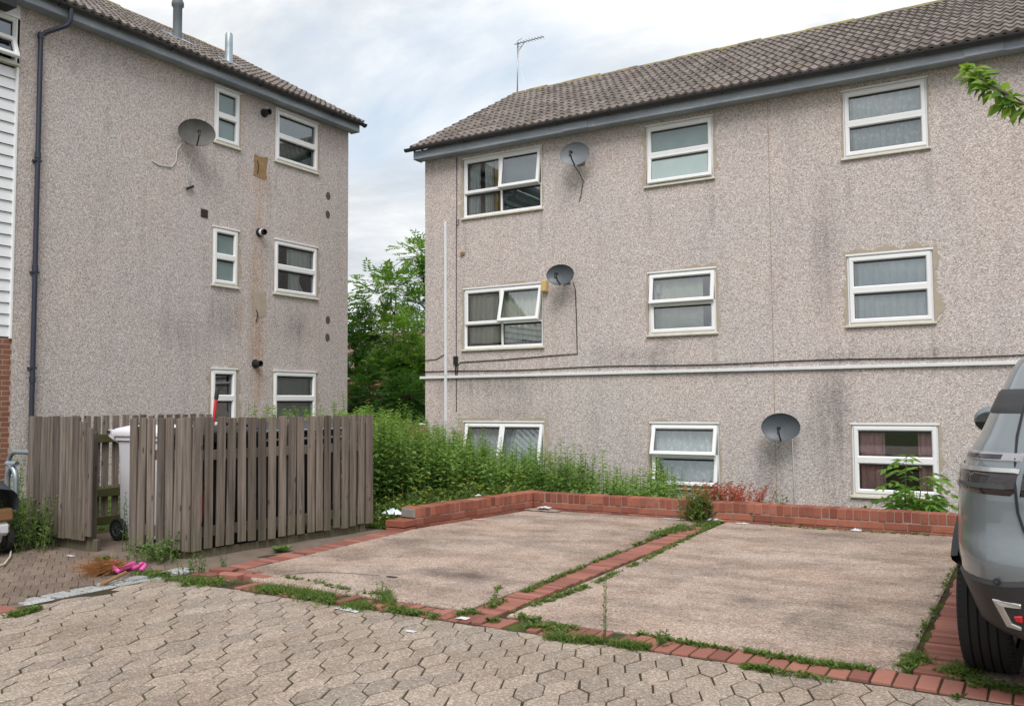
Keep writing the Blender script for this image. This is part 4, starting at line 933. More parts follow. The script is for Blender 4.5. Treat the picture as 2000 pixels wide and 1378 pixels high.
def wheel_at(par, c, ax, r, w, rim, name='wheel'):
    c, ax = V(c), V(ax).normalized(); a = ax.cross(V((0, 0, 1))).normalized(); b_ = V((0, 0, 1))
    T = lambda x, y, h: c+a*x+b_*y+ax*h
    t = MB(); t.lathe([(r*.55, -w*.4), (r*.9, -w/2), (r, -w*.32), (r, w*.32), (r*.9, w/2), (r*.55, w*.4)], 30, T)
    to = t.build(name, 'tyrerub', par, smooth='auto')
    k = MB(); k.lathe([(0, w*.46), (r*.14, w*.46), (r*.16, w*.30), (r*.5, w*.25), (r*.56, w*.44), (r*.62, w*.44), (r*.62, -w*.4), (0, -w*.4)], 30, T)
    for i in range(8): q = 2*math.pi*i/8; dd = a*math.cos(q)+b_*math.sin(q); k.obox(c+dd*r*.34+ax*w*.34, dd*r*.2, ax.cross(dd)*r*.03, ax*w*.08)
    k.build('rim', rim, to, smooth='auto'); return to
def wheelie(label, bx, by, mat, hd=(1, 0), scale=1., group=None):
    """two-wheeled bin; (bx,by) = middle of its back edge, hd = direction from back to front"""
    o = thing('wheelie_bin', label, 'wheelie bin', (bx, by, 0)); f = V((hd[0], hd[1], 0)).normalized(); sd = V((f.y, -f.x, 0)); B = V((bx, by, 0))
    T = lambda x, y, z: B+f*(x*scale)+sd*(y*scale)+V((0, 0, z*scale))
    b = MB(); rings = []
    def ring(x0, x1, hw, z, r=.05, n=5):
        pts = []
        for cx, cy, a0_ in ((x1-r, hw-r, 0), (x0+r, hw-r, 90), (x0+r, -hw+r, 180), (x1-r, -hw+r, 270)):
            for k in range(n): a = rad(a0_+90*k/(n-1)); pts.append(T(cx+r*math.cos(a), cy+r*math.sin(a), z))
        return pts
    rs = [ring(.03, .55, .235, .03), ring(.025, .57, .24, .10), ring(.03, .62, .262, .80), ring(.015, .645, .272, .965), ring(-.01, .665, .29, .97), ring(-.01, .665, .29, 1.012)]
    n = len(rs[0]); b.add([p for r in rs for p in r], [(i*n+k, i*n+(k+1) % n, (i+1)*n+(k+1) % n, (i+1)*n+k) for i in range(len(rs)-1) for k in range(n)]+[tuple(reversed(range(n)))])
    b.build('body', mat, o, smooth='auto', recalc=True)
    b = MB(); rs = [ring(-.05, .70, .305, 1.013), ring(-.055, .705, .31, 1.05, .06), ring(-.03, .68, .29, 1.085, .08), ring(.08, .55, .21, 1.115, .09)]
    b.add([p for r in rs for p in r], [(i*n+k, i*n+(k+1) % n, (i+1)*n+(k+1) % n, (i+1)*n+k) for i in range(len(rs)-1) for k in range(n)]+[tuple(range(3*n, 4*n)), tuple(reversed(range(n)))])
    lid = b.build('lid', mat, o, smooth='auto', recalc=True)
    b = MB(); b.tube([T(-.13, -.24, 1.05), T(-.13, .24, 1.05)], .022*scale, 10)
    for y in (-.22, -.08, .08, .22): b.hexa([T(*p) for p in ((-.15, y-.02, 1.01), (.02, y-.02, .93), (.02, y+.02, .93), (-.15, y+.02, 1.01), (-.15, y-.02, 1.075), (.02, y-.02, 1.06), (.02, y+.02, 1.06), (-.15, y+.02, 1.075))])
    b.build('handle', mat, o, smooth='auto')
    for ya in (-.262, .245): b = MB(); b.tube([T(-.135, ya, 1.05), T(-.135, ya+.017, 1.05)], .015*scale, 10); b.build('hinge_pin', 'gasket', lid)
    for y in (-.285, .285): wheel_at(o, T(.09, y, .105), sd*(1 if y > 0 else -1), .108*scale, .055, 'rimgrey')
    b = MB(); b.tube([T(.09, -.27, .105), T(.09, .27, .105)], .012, 8); b.build('axle', 'gasket', o)
    return o
wheelie('pale lilac white wheelie bin standing in the bin store opening', -8.12, 5.92, 'binwhite', (1, .03), 1.03)
wheelie('black wheelie bin with a domed lid in the front corner of the bin store', -6.55, 5.78, 'binblack', (-.98, .1), 1.03)
b4 = thing('bin_container', 'large black four wheeled bin container behind the long slatted fence', 'bin', (-6.9, 6.75, 0))
b = MB()
def cring(x0, x1, y0, y1, z): return [V((x0, y0, z)), V((x1, y0, z)), V((x1, y1, z)), V((x0, y1, z))]
rs = [cring(-7.20, -6.60, 6.24, 7.12, .16), cring(-7.32, -6.53, 6.18, 7.20, .95), cring(-7.36, -6.49, 6.14, 7.24, .96), cring(-7.36, -6.49, 6.14, 7.24, 1.02), cring(-7.34, -6.51, 6.16, 7.22, 1.025), cring(-7.34, -6.51, 6.16, 7.22, 1.07)]
b.add([p for r in rs for p in r], [(i*4+k, i*4+(k+1) % 4, (i+1)*4+(k+1) % 4, (i+1)*4+k) for i in range(5) for k in range(4)]+[(3, 2, 1, 0)]); b.build('body', 'binblack', b4, bevel=.012, recalc=True)
b = MB(); b.grid(lambda u, v: V((-7.37+.89*u, 6.12+1.13*v, 1.075+.10*math.sin(math.pi*u)**.7)), 14, 4); b.hexa([V(p) for p in ((-7.37, 6.12, 1.065), (-6.48, 6.12, 1.065), (-6.48, 7.25, 1.065), (-7.37, 7.25, 1.065), (-7.37, 6.12, 1.082), (-6.48, 6.12, 1.082), (-6.48, 7.25, 1.082), (-7.37, 7.25, 1.082))]); b.build('lid', 'binblack', b4, smooth='auto')
for z in (1.0, 1.09): 
    b = MB(); b.tube([(-6.478, 6.14, z), (-6.478, 7.24, z)], .012, 8); b.build('rim_bar', 'galv', b4)
for x in (-7.1, -6.66):
    for y in (6.34, 7.02): wheel_at(b4, (x, y, .085), (1, 0, 0), .08, .045, 'rimgrey', 'castor')
sh = thing('garden_fork', 'red handled garden tool with black grip leaning inside the slatted fence', 'garden tool', (-6.62, 5.62, 0))
gtop = P(425, 757, 1, 5.58); gmid = P(418, 812, 1, 5.55); dirn = (gtop-gmid).normalized()
b = MB(); b.tube([gtop-dirn*1.30, gtop-dirn*.10], .014, 10); b.build('shaft', 'redpaint', sh, smooth='auto')
b = MB(); b.tube([gtop-dirn*.11, gtop-dirn*.09, gtop-dirn*.02, gtop], [.016, .020, .019, .012], 10); b.build('grip', 'blackplastic', sh, smooth='auto')
b = MB(); bb = gtop-dirn*1.30; b.obox(bb-dirn*.12, V((.08, .02, 0)), V((-.002, .006, 0)), dirn*.13); b.build('blade', 'galv', sh, bevel=.004)

# ================================================================== left edge: cycle hoops, covered scooter
for i, (y, dz) in enumerate(((4.98, 0), (5.75, .05))):
    x1 = P(57, 871, 1, y).x
    b = MB(); R0 = .16; pts = [(x1+.55, y, .82+dz)]; pts = []
    x0 = P(18, 890, 1, y).x-.02
    pts = [V((x0, y, -.05))]+[V((x0+R0-R0*math.cos(a), y, .78+dz+R0*math.sin(a)-R0)) for a in [math.pi/2*k/8 for k in range(9)]]
    xe = -8.72 if i == 0 else -8.8
    pts += [V((xe-R0+R0*math.sin(a), y, .78+dz-R0+R0*math.cos(a))) for a in [math.pi/2*k/8 for k in range(9)]]+[V((xe, y, -.05))]
    b.tube(pts, .026, 12)
    tag(b.build('cycle_stand', 'galv', smooth='auto', origin=(x0, y, 0)), ('galvanised cycle hoop nearest the short boarded fence panel', 'galvanised cycle hoop behind the nearer one by the brick panel')[i], 'cycle stand')
mc = thing('mobility_scooter', 'covered mobility scooter just showing at the left edge of the paving', 'scooter', (-8.35, 4.35, 0))
ox = P(18, 960, 1, 4.4).x-.36
b = MB(); n = 14
def cov(u, v):
    a = v*math.pi; wv = .30*(1-.25*u)
    return V((ox-.75+u*.85, 4.42+wv*math.cos(a)*(1+.05*math.sin(u*19)), .40+(.44-.20*u**2)*math.sin(a)**.6*(1-.12*math.sin(u*9+v*5)**2)))
b.grid(cov, 16, 14); b.build('cover', 'coverfab', mc, smooth=True)
b = MB(); b.box((ox-.7, 4.2, .30), (ox+.03, 4.64, .42)); b.build('deck', 'stick', mc, bevel=.02)
b = MB(); b.box((ox-.68, 4.22, .17), (ox+.02, 4.62, .295)); b.build('skirt', 'trunking', mc, bevel=.03)
b = MB(); b.lathe([(0, .0), (.09, .0), (.10, .05), (.08, .12), (0, .15)], 16, lambda x, y, z: V((ox-.03+z, 4.42+x, .17+y))); b.build('headlight', 'lampclear', mc, smooth='auto')
for y in (4.2, 4.64): wheel_at(mc, (ox-.12, y, .13), (0, 1 if y > 4.4 else -1, 0), .13, .07, 'rimgrey')
for y in (4.2, 4.64): wheel_at(mc, (ox-.62, y, .13), (0, 1 if y > 4.4 else -1, 0), .13, .07, 'rimgrey')
cx_ = P(-5, 1078, 2, .03)
b = MB(); b.tube([V((P(u, v, 2, .02).x, P(u, v, 2, .02).y, .0)) + V((0, 0, .015)) for u, v in ((-60, 1108), (-20, 1108), (8, 1100), (20, 1085), (22, 1070), (10, 1057), (-20, 1048), (-60, 1046))], .008, 8)
tag(b.build('hose', 'upvc_old', smooth=True, origin=cx_), 'pale loop of hose lying on the brown block paving', 'hose')

# ================================================================== litter and oddments
def crumple(name, mat, c, sx, sy, sz, label, cat='litter', rz=0., seed=1):
    b = MB(); n = 9
    def fn(u, v):
        x, y = (u-.5)*2, (v-.5)*2; h = mnoise.noise(V((x*1.9+seed, y*1.9, seed)))*.5+.5+.3*mnoise.noise(V((x*5+seed, y*5, 2)))
        e = 1-.25*abs(mnoise.noise(V((x*2, y*2, seed+4))))
        px, pyy = x*sx*e, y*sy*e; cr_, sr = math.cos(rz), math.sin(rz)
        return V(c)+V((px*cr_-pyy*sr, px*sr+pyy*cr_, max(.002, h*sz*(1.1-max(abs(x), abs(y))*.8))))
    b.grid(fn, n, n); return tag(b.build(name, mat, smooth=True, origin=c), label, cat)
gp = lambda u, v, z=.014: P(u, v, 2, z)
crumple('paper_scrap', 'paper', gp(680, 1190, .004), .11, .035, .02, 'flat white paper scrap on the pavers below the grass verge', rz=-.1, seed=2)
crumple('paper_scrap', 'paper', gp(905, 1207, .01), .04, .03, .02, 'tiny white scrap beside the corner of the brick divider', seed=3)
crumple('paper_scrap', 'pinkpaper', gp(936, 1014), .085, .035, .015, 'salmon pink scrap on the left bay concrete', rz=.1, seed=4)
crumple('paper_scrap', 'paper', gp(1672, 1036), .055, .05, .04, 'crumpled white paper ball at the foot of the back brick wall', seed=5)
crumple('paper_scrap', 'paper', gp(1450, 1022), .08, .03, .02, 'white paper strip by the wall right of the divider end', seed=6)
crumple('paper_scrap', 'bag', gp(1395, 1016), .12, .06, .05, 'grey white wrapper among weeds at the divider end', seed=7)
crumple('leaf_litter', 'wallmortar', V((-5.34, 9.63, .014)), .24, .09, .06, 'pale dry debris heaped in the inside corner of the brick wall', seed=8)
crumple('leaf_litter', 'paper', V((-5.30, 9.60, .05)), .09, .04, .06, 'whitish scraps on the debris in the brick wall corner', seed=18)
crumple('paper_scrap', 'paper', gp(1320, 1013), .16, .03, .01, 'thin white litter strip along the back of the left bay', seed=9)
b = MB(); b.tube([gp(u, v, .017) for u, v in ((548, 1124), (580, 1119), (630, 1116), (690, 1119), (740, 1123))], .0016, 5); tag(b.build('wire', 'cable', origin=gp(640, 1118)), 'thin black wire lying across the left bay near the oil stain', 'wire')
crumple('wrapper', 'blackplastic', gp(765, 1126), .05, .02, .012, 'small black wrapper next to the oil stain', seed=10)
crumple('paper_scrap', 'paper', gp(801, 1232, .002), .04, .02, .01, 'white fleck of paper in the middle of the pavers', seed=12)
crumple('paper_scrap', 'paper', gp(138, 1085, .0), .05, .02, .012, 'white shred on the block paving by the boarded panel', seed=13)
crumple('plastic_bag', 'bag', P(768, 1006, 1, 7.75), .13, .05, .13, 'white plastic carrier bag caught in the grass by the fence end', 'plastic bag', seed=11)
crumple('wall_litter', 'paper', P(934, 968, 1, 9.0), .03, .03, .04, 'pale lump resting on top of the side brick wall', seed=15)
b = MB(); tc_ = gp(250, 1118, .0)
for k in range(2):
    pts = [tc_+V((.16*math.cos(a)-.02*k, .10*math.sin(a), .035+.03*math.sin(a*2+k)+.02*k)) for a in [i*2*math.pi/18 for i in range(15)]]; b.tube(pts, .018-.006*k, 8)
b.obox(tc_+V((-.15, .02, .03)), V((.10, .02, .01)), V((-.01, .08, .01)), V((0, 0, .02)))
tag(b.build('pink_bag', 'pink', smooth='auto', origin=tc_, bevel=.01), 'crumpled bright pink bag with curled handles beside the brown broom', 'bag')
br = thing('broom', 'old broom head with splayed brown bristles on the block paving', 'broom', tuple(gp(195, 1125, 0)))
b = MB(); hc = gp(225, 1118, .0)+V((0, 0, .05)); tip = gp(170, 1125, 0)
for i in range(900):
    e = tip+V((R_.gauss(0, .10), R_.gauss(0, .07), abs(R_.gauss(.03, .055)))); s_ = hc+V((R_.gauss(0, .03), R_.gauss(0, .05), R_.gauss(.0, .02)))
    d = e-s_; b.blade(s_, d.normalized(), d.length*R_.uniform(.6, 1.05), .0022, V((0, 0, R_.uniform(-.03, .04))), R_.random())
b.build('bristles', 'drystraw', br)
b = MB(); b.tube([gp(198, 1141, .012), gp(246, 1117, .05)], .014, 8); b.obox(hc, V((.03, .0, 0)), V((0, .09, 0)), V((0, 0, .02))); b.build('stick', 'stick', br)

# ================================================================== the parked car
CX, CY, CA = .545, 4.99, rad(-4.5)
car = thing('parked_car', 'grey crossover car parked at the right edge, seen from behind', 'car', (CX, CY, .012), rotz=CA)
MC = Matrix.Translation((CX, CY, .012)) @ Matrix.Rotation(CA, 4, 'Z'); MCi = MC.inverted()
CT = lambda x, y, z: MC @ V((x, y, z))
TAB = [(.29, .66, -.64, 3.30), (.325, .76, -.70, 3.42), (.36, .825, -.73, 3.48), (.42, .845, -.755, 3.52), (.50, .875, -.775, 3.55), (.57, .90, -.79, 3.57), (.64, .912, -.798, 3.58), (.69, .914, -.785, 3.58), (.76, .915, -.752, 3.57),
       (.86, .912, -.745, 3.52), (.94, .903, -.742, 3.40), (1.0, .888, -.735, 3.22), (1.05, .868, -.72, 2.95), (1.09, .848, -.695, 2.65), (1.13, .825, -.665, 2.35), (1.18, .795, -.62, 2.15), (1.26, .762, -.545, 1.98), (1.36, .722, -.44, 1.70),
       (1.46, .68, -.32, 1.38), (1.53, .643, -.22, 1.15), (1.575, .595, -.11, .98), (1.605, .50, .05, .84), (1.62, .33, .25, .68), (1.625, .02, .45, .5)]
def prof(z):
    for a, b_ in zip(TAB, TAB[1:]):
        if z <= b_[0]:
            t = max(0, (z-a[0])/(b_[0]-a[0])); return [a[k]+(b_[k]-a[k])*t for k in (1, 2, 3)]
    return list(TAB[-1][1:])
NE = 6.5
def plan(phi, z):
    w, yr, yf = prof(z); c, s_ = math.cos(phi), math.sin(phi)
    return V((w*math.copysign(abs(c)**(2/NE), c), (yr+yf)/2+(yf-yr)/2*math.copysign(abs(s_)**(2/NE), s_), z))
def rear(x, z, off=0.):
    """spot on the rear/corner skin at lateral x; off pushes it out along the skin normal"""
    w, yr, yf = prof(z); q = min(.9995, abs(x)/w); y = (yr+yf)/2-(yf-yr)/2*(1-q**NE)**(1/NE)
    p = V((x, y, z))
    if off:
        gx = NE*q**(NE-1)/w*(1 if x > 0 else -1); gy = -NE*((1-q**NE)**((NE-1)/NE))/((yf-yr)/2)
        w2, yr2, yf2 = prof(z+.02); dz = ((yr2-yr)/.02)
        nn = V((gx, gy, 0)).normalized(); nn.z = max(-.6, min(.9, dz*abs(nn.y))); p = p+nn.normalized()*off
    return p
b = MB(); NP = 120; zs = []
for a, q in zip(TAB, TAB[1:]): zs += [a[0], (a[0]+q[0])/2]
zs.append(TAB[-1][0])
b.grid(lambda u, v: CT(*plan(2*math.pi*u, zs[int(round(v*(len(zs)-1)))])), NP, len(zs)-1)
body = b.build('body', 'car', car, smooth=True)
b = MB(); b.add([CT(*plan(2*math.pi*k/NP, .295)) for k in range(NP)], [tuple(range(NP))]); b.build('underbody', 'blackplastic', car)
def lx(u, v, y=4.42): q = MCi @ P(u, v, 1, y); return q.x, q.z
def patch_rear(name, mat, xa, xb, za, zb, off, parent=car, nu=24, nv=8, thick=.012, smooth='auto'):
    """panel lying on the rear skin; za/zb may be functions of x"""
    fa_ = za if callable(za) else (lambda x: za); fb_ = zb if callable(zb) else (lambda x: zb)
    b = MB()
    def fn(u, v):
        x = xa+(xb-xa)*u; z = fa_(x)+(fb_(x)-fa_(x))*v
        edge = min(u, 1-u, v, 1-v); o = off if edge > 1e-6 else off-thick
        return CT(*rear(x, z, o))
    b.grid(fn, nu, nv); return b.build(name, mat, parent, smooth=smooth)
W95 = lambda z: prof(z)[0]*.9985
# black bumper: climbs toward the middle, wraps the corner
def bt(x): return .575+.10*smooth(-.74, -.50, x) if x < 0 else .575+.10*smooth(.74, .50, x)
def bumper(sgn):
    b = MB()
    def fn(u, v):
        uu = 1-(1-u)**2.2*1.0
        zt = .575+.085*smooth(.10, .42, u); z = .292+(zt-.292)*v; w_ = prof(z)[0]
        x = -w_*.9993*(1-uu)+0*uu; o = .016 if v < .999 else -.004
        p = rear(x, z, o); return CT(p.x*sgn, p.y, p.z)
    b.grid(fn, 48, 12); return b.build('bumper', 'cladding', car, smooth='auto')
bumper(1); bumper(-1)
def tail(sgn):
    def fnm(z0, z1, ua, ub, off):
        b = MB()
        def fn(u, v):
            z = z0+(z1-z0)*v; w_ = prof(z)[0]; q = ua+(ub-ua)*u; x = -w_*(1-q**2.0); e = min(u, 1-u, v, 1-v)
            p = rear(x, z, off if e > 1e-6 else off-.012); return CT(p.x*sgn, p.y, p.z)
        b.grid(fn, 30, 6); return b
    l = fnm(.925, 1.035, .05, .585, .010).build('tail_light', 'lamp', car, smooth='auto')
    fnm(1.020, 1.044, .06, .585, .016).build('light_bar', 'chrome', l, smooth='auto'); fnm(.95, .975, .25, .55, .013).build('inner_lens', 'rimgrey', l, smooth='auto')
    fnm(.925, 1.035, .600, .80, .010).build('tail_light', 'lamp', car, smooth='auto'); fnm(1.020, 1.044, .600, .80, .016).build('light_bar', 'chrome', l, smooth='auto')
    fnm(1.066, 1.112, .13, .585, .008).build('upper_lens', 'lampclear', car, smooth='auto')
    fnm(1.074, 1.100, .22, .50, .011).build('upper_lamp', 'lamp', car, smooth='auto')
    fnm(1.066, 1.112, .600, .80, .008).build('upper_lens', 'lamp', car, smooth='auto')
    fnm(1.265, 1.40, .06, .50, .006).build('pillar_trim', 'cladding', car, smooth='auto')
tail(1); tail(-1)
patch_rear('rear_window', 'carglass', -.47, .47, 1.20, 1.50, .008)
# tailgate shut line: down the pillar, past the lamp, then curving under toward the middle
sx_ = [(-.545, 1.40), (-.575, 1.28), (-.59, 1.18), (-.592, 1.08), (-.592, .95), (-.585, .86), (-.565, .79), (-.53, .735), (-.48, .70), (-.40, .685), (0, .68)]
for sg in (1, -1):
    b = MB(); b.tube([CT(sg*q.x, q.y, q.z) for q in [rear(x, z, .004) for x, z in sx_]], .0055, 6); b.build('shut_line', 'gasket', car)
# silver diffuser trim with the red reflector
def rear_poly(name, mat, pts, off, parent=car, sg=1, thick=.02):
    b = MB(); n = len(pts)
    f = [CT(sg*q.x, q.y, q.z) for q in [rear(x, z, off) for x, z in pts]]; k = [CT(sg*q.x, q.y, q.z) for q in [rear(x, z, off-thick) for x, z in pts]]
    b.add(f+k, [tuple(range(n))]+[(i, (i+1) % n, n+(i+1) % n, n+i) for i in range(n)]); return b.build(name, mat, parent, bevel=.004, recalc=True)
A1 = [lx(1948, 1160), lx(2004, 1165), lx(2004, 1175), lx(1971, 1174), lx(1986, 1205), lx(2004, 1211), lx(2004, 1219), lx(1976, 1214)]
for sg in (1, -1):
    rear_poly('bumper_trim', 'chrome', A1, .024, sg=sg); 
    rear_poly('fog_recess', 'gasket', [lx(1972, 1175), lx(2004, 1176), lx(2004, 1210), lx(1987, 1204)], .014, sg=sg)
    rear_poly('rear_reflector', 'reflector', [lx(1989, 1191), lx(2006, 1189), lx(2006, 1203), lx(1993, 1201)], .022, sg=sg)
    q = rear(lx(1956, 1125)[0], lx(1956, 1125)[1], .012); b = MB(); c = CT(q.x*sg, q.y, q.z); dd = (CT(q.x*sg, q.y-1, q.z)-c).normalized(); b.tube([c-dd*.004, c+dd*.004], .013, 14); b.tube([c, c+dd*.006], .008, 14, mi=1); b.build('parking_sensor', ['gasket', 'cladding'], car)
    # reversing-mirror
    b = MB(); mcx, my = -1.01*sg, 2.02
    for k in range(1): pass
    b.lathe([(0, -.055), (.055, -.05), (.082, -.02), (.085, .02), (.07, .06), (.03, .085), (0, .09)], 18, lambda x, y, z: CT(mcx+x*1.25, my+z, 1.20+y*1.12)); mo = b.build('door_mirror', 'car', car, smooth='auto')
    b = MB(); b.lathe([(0, -.058), (.07, -.055), (.078, -.05)], 18, lambda x, y, z: CT(mcx+x*1.18, my+z-.002, 1.185+y*.9)); b.build('mirror_glass', 'carglass', mo)
    b = MB(); b.tube([CT(mcx-.08*sg*-1, my+.02, 1.12), CT(-.80*sg, my+.06, 1.10)], .022, 8); b.build('mirror_arm', 'cladding', mo)
    # side windows and wheel-arch cladding
    b = MB()
    def sw(u, v):
        z = 1.15+.33*v; y = .05+u*(1.85-v*.75); w_, yr, yf = prof(z); t = (y-(yr+yf)/2)/((yf-yr)/2); x = -w_*(1-min(.98, abs(t))**NE)**(1/NE)-.006
        return CT(x*sg, y, z)
    b.grid(sw, 16, 5); b.build('side_window', 'carglass', car, smooth='auto')
    for ay in (0, 2.67):
        b = MB(); n = 20; vs = []
        for r_, x_ in ((.355, -.86), (.355, -.895), (.39, -.912), (.43, -.912), (.44, -.88)):
            for k in range(n+1): a = math.pi*(-.06+(.86 if ay == 0 else 1.12)*k/n); vs.append(CT(sg*x_, ay+math.cos(a)*r_, .345+math.sin(a)*r_))
        b.add(vs, [(i*(n+1)+k, i*(n+1)+k+1, (i+1)*(n+1)+k+1, (i+1)*(n+1)+k) for i in range(4) for k in range(n)]); b.build('wheel_arch', 'cladding', car, smooth='auto')
        c = CT(-.785*sg, ay, .345); axd = (CT(-1*sg, 0, 0)-CT(0, 0, 0)).normalized(); a_ = axd.cross(V((0, 0, 1))).normalized()
        T = lambda x, y, h, c=c, a_=a_, axd=axd: c+a_*x+V((0, 0, y))+axd*h
        t = MB(); hw = .1175
        pr = [(.22, -hw*.9), (.30, -hw*1.0), (.328, -hw*.93), (.341, -hw*.78)]
        for gx_ in (-.5, -.17, .17, .5): pr += [(.3445, hw*gx_-.005), (.334, hw*gx_-.0045), (.334, hw*gx_+.0045), (.3445, hw*gx_+.005)]
        pr += [(.341, hw*.78), (.328, hw*.93), (.30, hw*1.0), (.22, hw*.9)]
        t.lathe(pr, 64, T); 
        for k in range(72):                                    # shoulder sipes
            q = 2*math.pi*k/72
            for sd_ in (-1, 1):
                dd = a_*math.cos(q)+V((0, 0, math.sin(q))); t.obox(c+dd*.3385+axd*(hw*.80*sd_), dd*.003, axd.cross(dd)*.003, axd*.014)
        wo = t.build('wheel', 'tyrerub', car, smooth='auto')
        k = MB(); k.lathe([(0, hw*.7), (.05, hw*.72), (.06, hw*.55), (.19, hw*.5), (.215, hw*.85), (.225, hw*.85), (.225, -hw*.8), (0, -hw*.8)], 40, T); k.build('rim', 'alloy', wo, smooth='auto')
b = MB(); b.grid(lambda u, v: CT(-.55+1.1*u, 1.62+(2.22-1.62)*(1-v)+.03*math.sin(math.pi*u), 1.17+.27*v), 12, 4); b.build('windscreen', 'carglass', car, smooth='auto')

# ================================================================== vegetation
def nettle(b, x, y, z, h, lean=.1, base=.0):
    a = R_.uniform(0, 6.3); d = V((math.cos(a)*lean*R_.random(), math.sin(a)*lean*R_.random(), 1)).normalized(); p = V((x, y, z)); t0 = .25*R_.random()+.5*max(0, min(1, .5+.9*mnoise.noise(V((x*1.1, y*1.1, 3)))))
    b.tube([p, p+d*h*.5, p+d*h], [.006, .005, .002], 4, .15, 1, False)
    s = max(.06, h*base); tw = R_.uniform(0, 3)
    while s < h:
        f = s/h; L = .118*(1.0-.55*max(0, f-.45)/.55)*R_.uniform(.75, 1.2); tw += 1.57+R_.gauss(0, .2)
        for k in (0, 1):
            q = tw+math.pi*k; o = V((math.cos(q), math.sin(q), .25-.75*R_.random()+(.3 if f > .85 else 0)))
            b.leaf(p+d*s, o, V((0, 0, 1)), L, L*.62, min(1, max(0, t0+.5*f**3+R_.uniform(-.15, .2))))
        s += .056*(1.15-.6*f)
def broad(b, c, n, L, rise=.5, wf=.45):
    for i in range(n):
        a = R_.uniform(0, 6.3); o = V((math.cos(a), math.sin(a), rise*R_.uniform(.1, 1.6))); b.leaf(V(c)+V((math.cos(a), math.sin(a), 0))*L*.1+V((0, 0, R_.uniform(0, L*.5))), o, V((0, 0, 1)), L*R_.uniform(.6, 1.2), L*wf, R_.random())
def tuft(b, c, n, h, sp, w=.0028):
    for i in range(n):
        a = R_.uniform(0, 6.3); r = sp*math.sqrt(R_.random()); d = V((math.cos(a)*R_.uniform(0, .8), math.sin(a)*R_.uniform(0, .8), 1)).normalized()
        b.blade(V(c)+V((math.cos(a+2)*r, math.sin(a+2)*r, -.01)), d, h*R_.uniform(.45, 1.1), w, V((math.cos(a), math.sin(a), -.3))*h*R_.uniform(.05, .4), R_.random())
def sprig(b, c, h, n=10, L=.04, lean=.25, wf=.4):
    a = R_.uniform(0, 6.3); d = V((math.cos(a)*lean, math.sin(a)*lean, 1)).normalized(); c = V(c); b.tube([c, c+d*h], [.0035, .0015], 4, .3, 1, False)
    for i in range(n):
        f = (i+.5)/n; q = i*2.4; b.leaf(c+d*h*f, V((math.cos(q), math.sin(q), .5)), V((0, 0, 1)), L*(1.1-.5*f), L*wf, R_.random())
gz = lambda x, y: ground_z(x, y)
# nettles filling the sunken strip in front of the right-hand block and behind the bin store
nb_ = MB()
def top_v(u):                                              # skyline of the nettle bed, surveyed from the photograph
    T_ = [(470, 806), (560, 802), (640, 802), (725, 800), (760, 808), (820, 820), (880, 838), (930, 858), (965, 878), (1000, 882), (1050, 880), (1090, 862), (1130, 866), (1180, 886), (1250, 892), (1300, 880), (1345, 925)]
    for (a, p), (c, q) in zip(T_, T_[1:]):
        if a <= u <= c: return p+(q-p)*(u-a)/(c-a)
    return 960
def cam_uv(p):
    d = V(p)-CAM; f = d.dot(CF); return 1000+F_PX*d.dot(CR)/f, 689-F_PX*d.dot(CU)/f
cnt = 0
while cnt < 1350:
    x, y = R_.uniform(-9.6, -3.9), R_.uniform(7.9, 13.7)
    u, v = cam_uv((x, y, 0))
    if not (455 < u < 1340): continue
    if x > -6.1 and y < 10.25: continue
    if y < 9.6 and x > -7.05: continue
    if 9.6 <= y < 10.3 and x > -6.7: continue
    z = gz(x, y); dens = 1.0 if u < 960 else (.95 if u < 1120 else .8)
    if u > 960 and y < 10.6: continue
    if R_.random() > dens: continue
    tv = top_v(u)+R_.uniform(-16, 34)-14*mnoise.noise(V((x*1.7, y*1.7, 7)))+ (58*R_.random()**.5 if u > 1060 else 0); zt = P(u, tv, 1, y).z
    h = min(zt-z, 1.75 if y > 9 else 1.5)*R_.choice((1, 1, 1, .95, .9, .8, .7))
    if R_.random() < .10: h *= 1.13
    if h < .25: continue
    if zt-z > 2.0: h = R_.uniform(1.0, 1.6)
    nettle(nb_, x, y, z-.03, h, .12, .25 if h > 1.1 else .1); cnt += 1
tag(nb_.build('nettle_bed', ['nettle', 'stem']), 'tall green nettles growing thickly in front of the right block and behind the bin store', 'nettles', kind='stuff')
# individual taller weeds standing out of the bed
for (u, v, y, lab) in ((1095, 872, 12.3, 'tallest nettle standing right of the wide ground floor window'), (1135, 880, 12.2, 'tall nettle just right of the tallest one by the wall'), (1290, 893, 12.6, 'tall weed in front of the left half of the open ground floor window')):
    b = MB(); q = P(u, v, 1, y); z = gz(q.x, y)
    for i in range(7): nettle(b, q.x+R_.gauss(0, .12), y+R_.gauss(0, .12), z, (q.z-z)*R_.uniform(.8, 1.0), .08)
    tag(b.build('weed_plant', ['weed', 'stem'], origin=(q.x, y, z)), lab, 'weed')
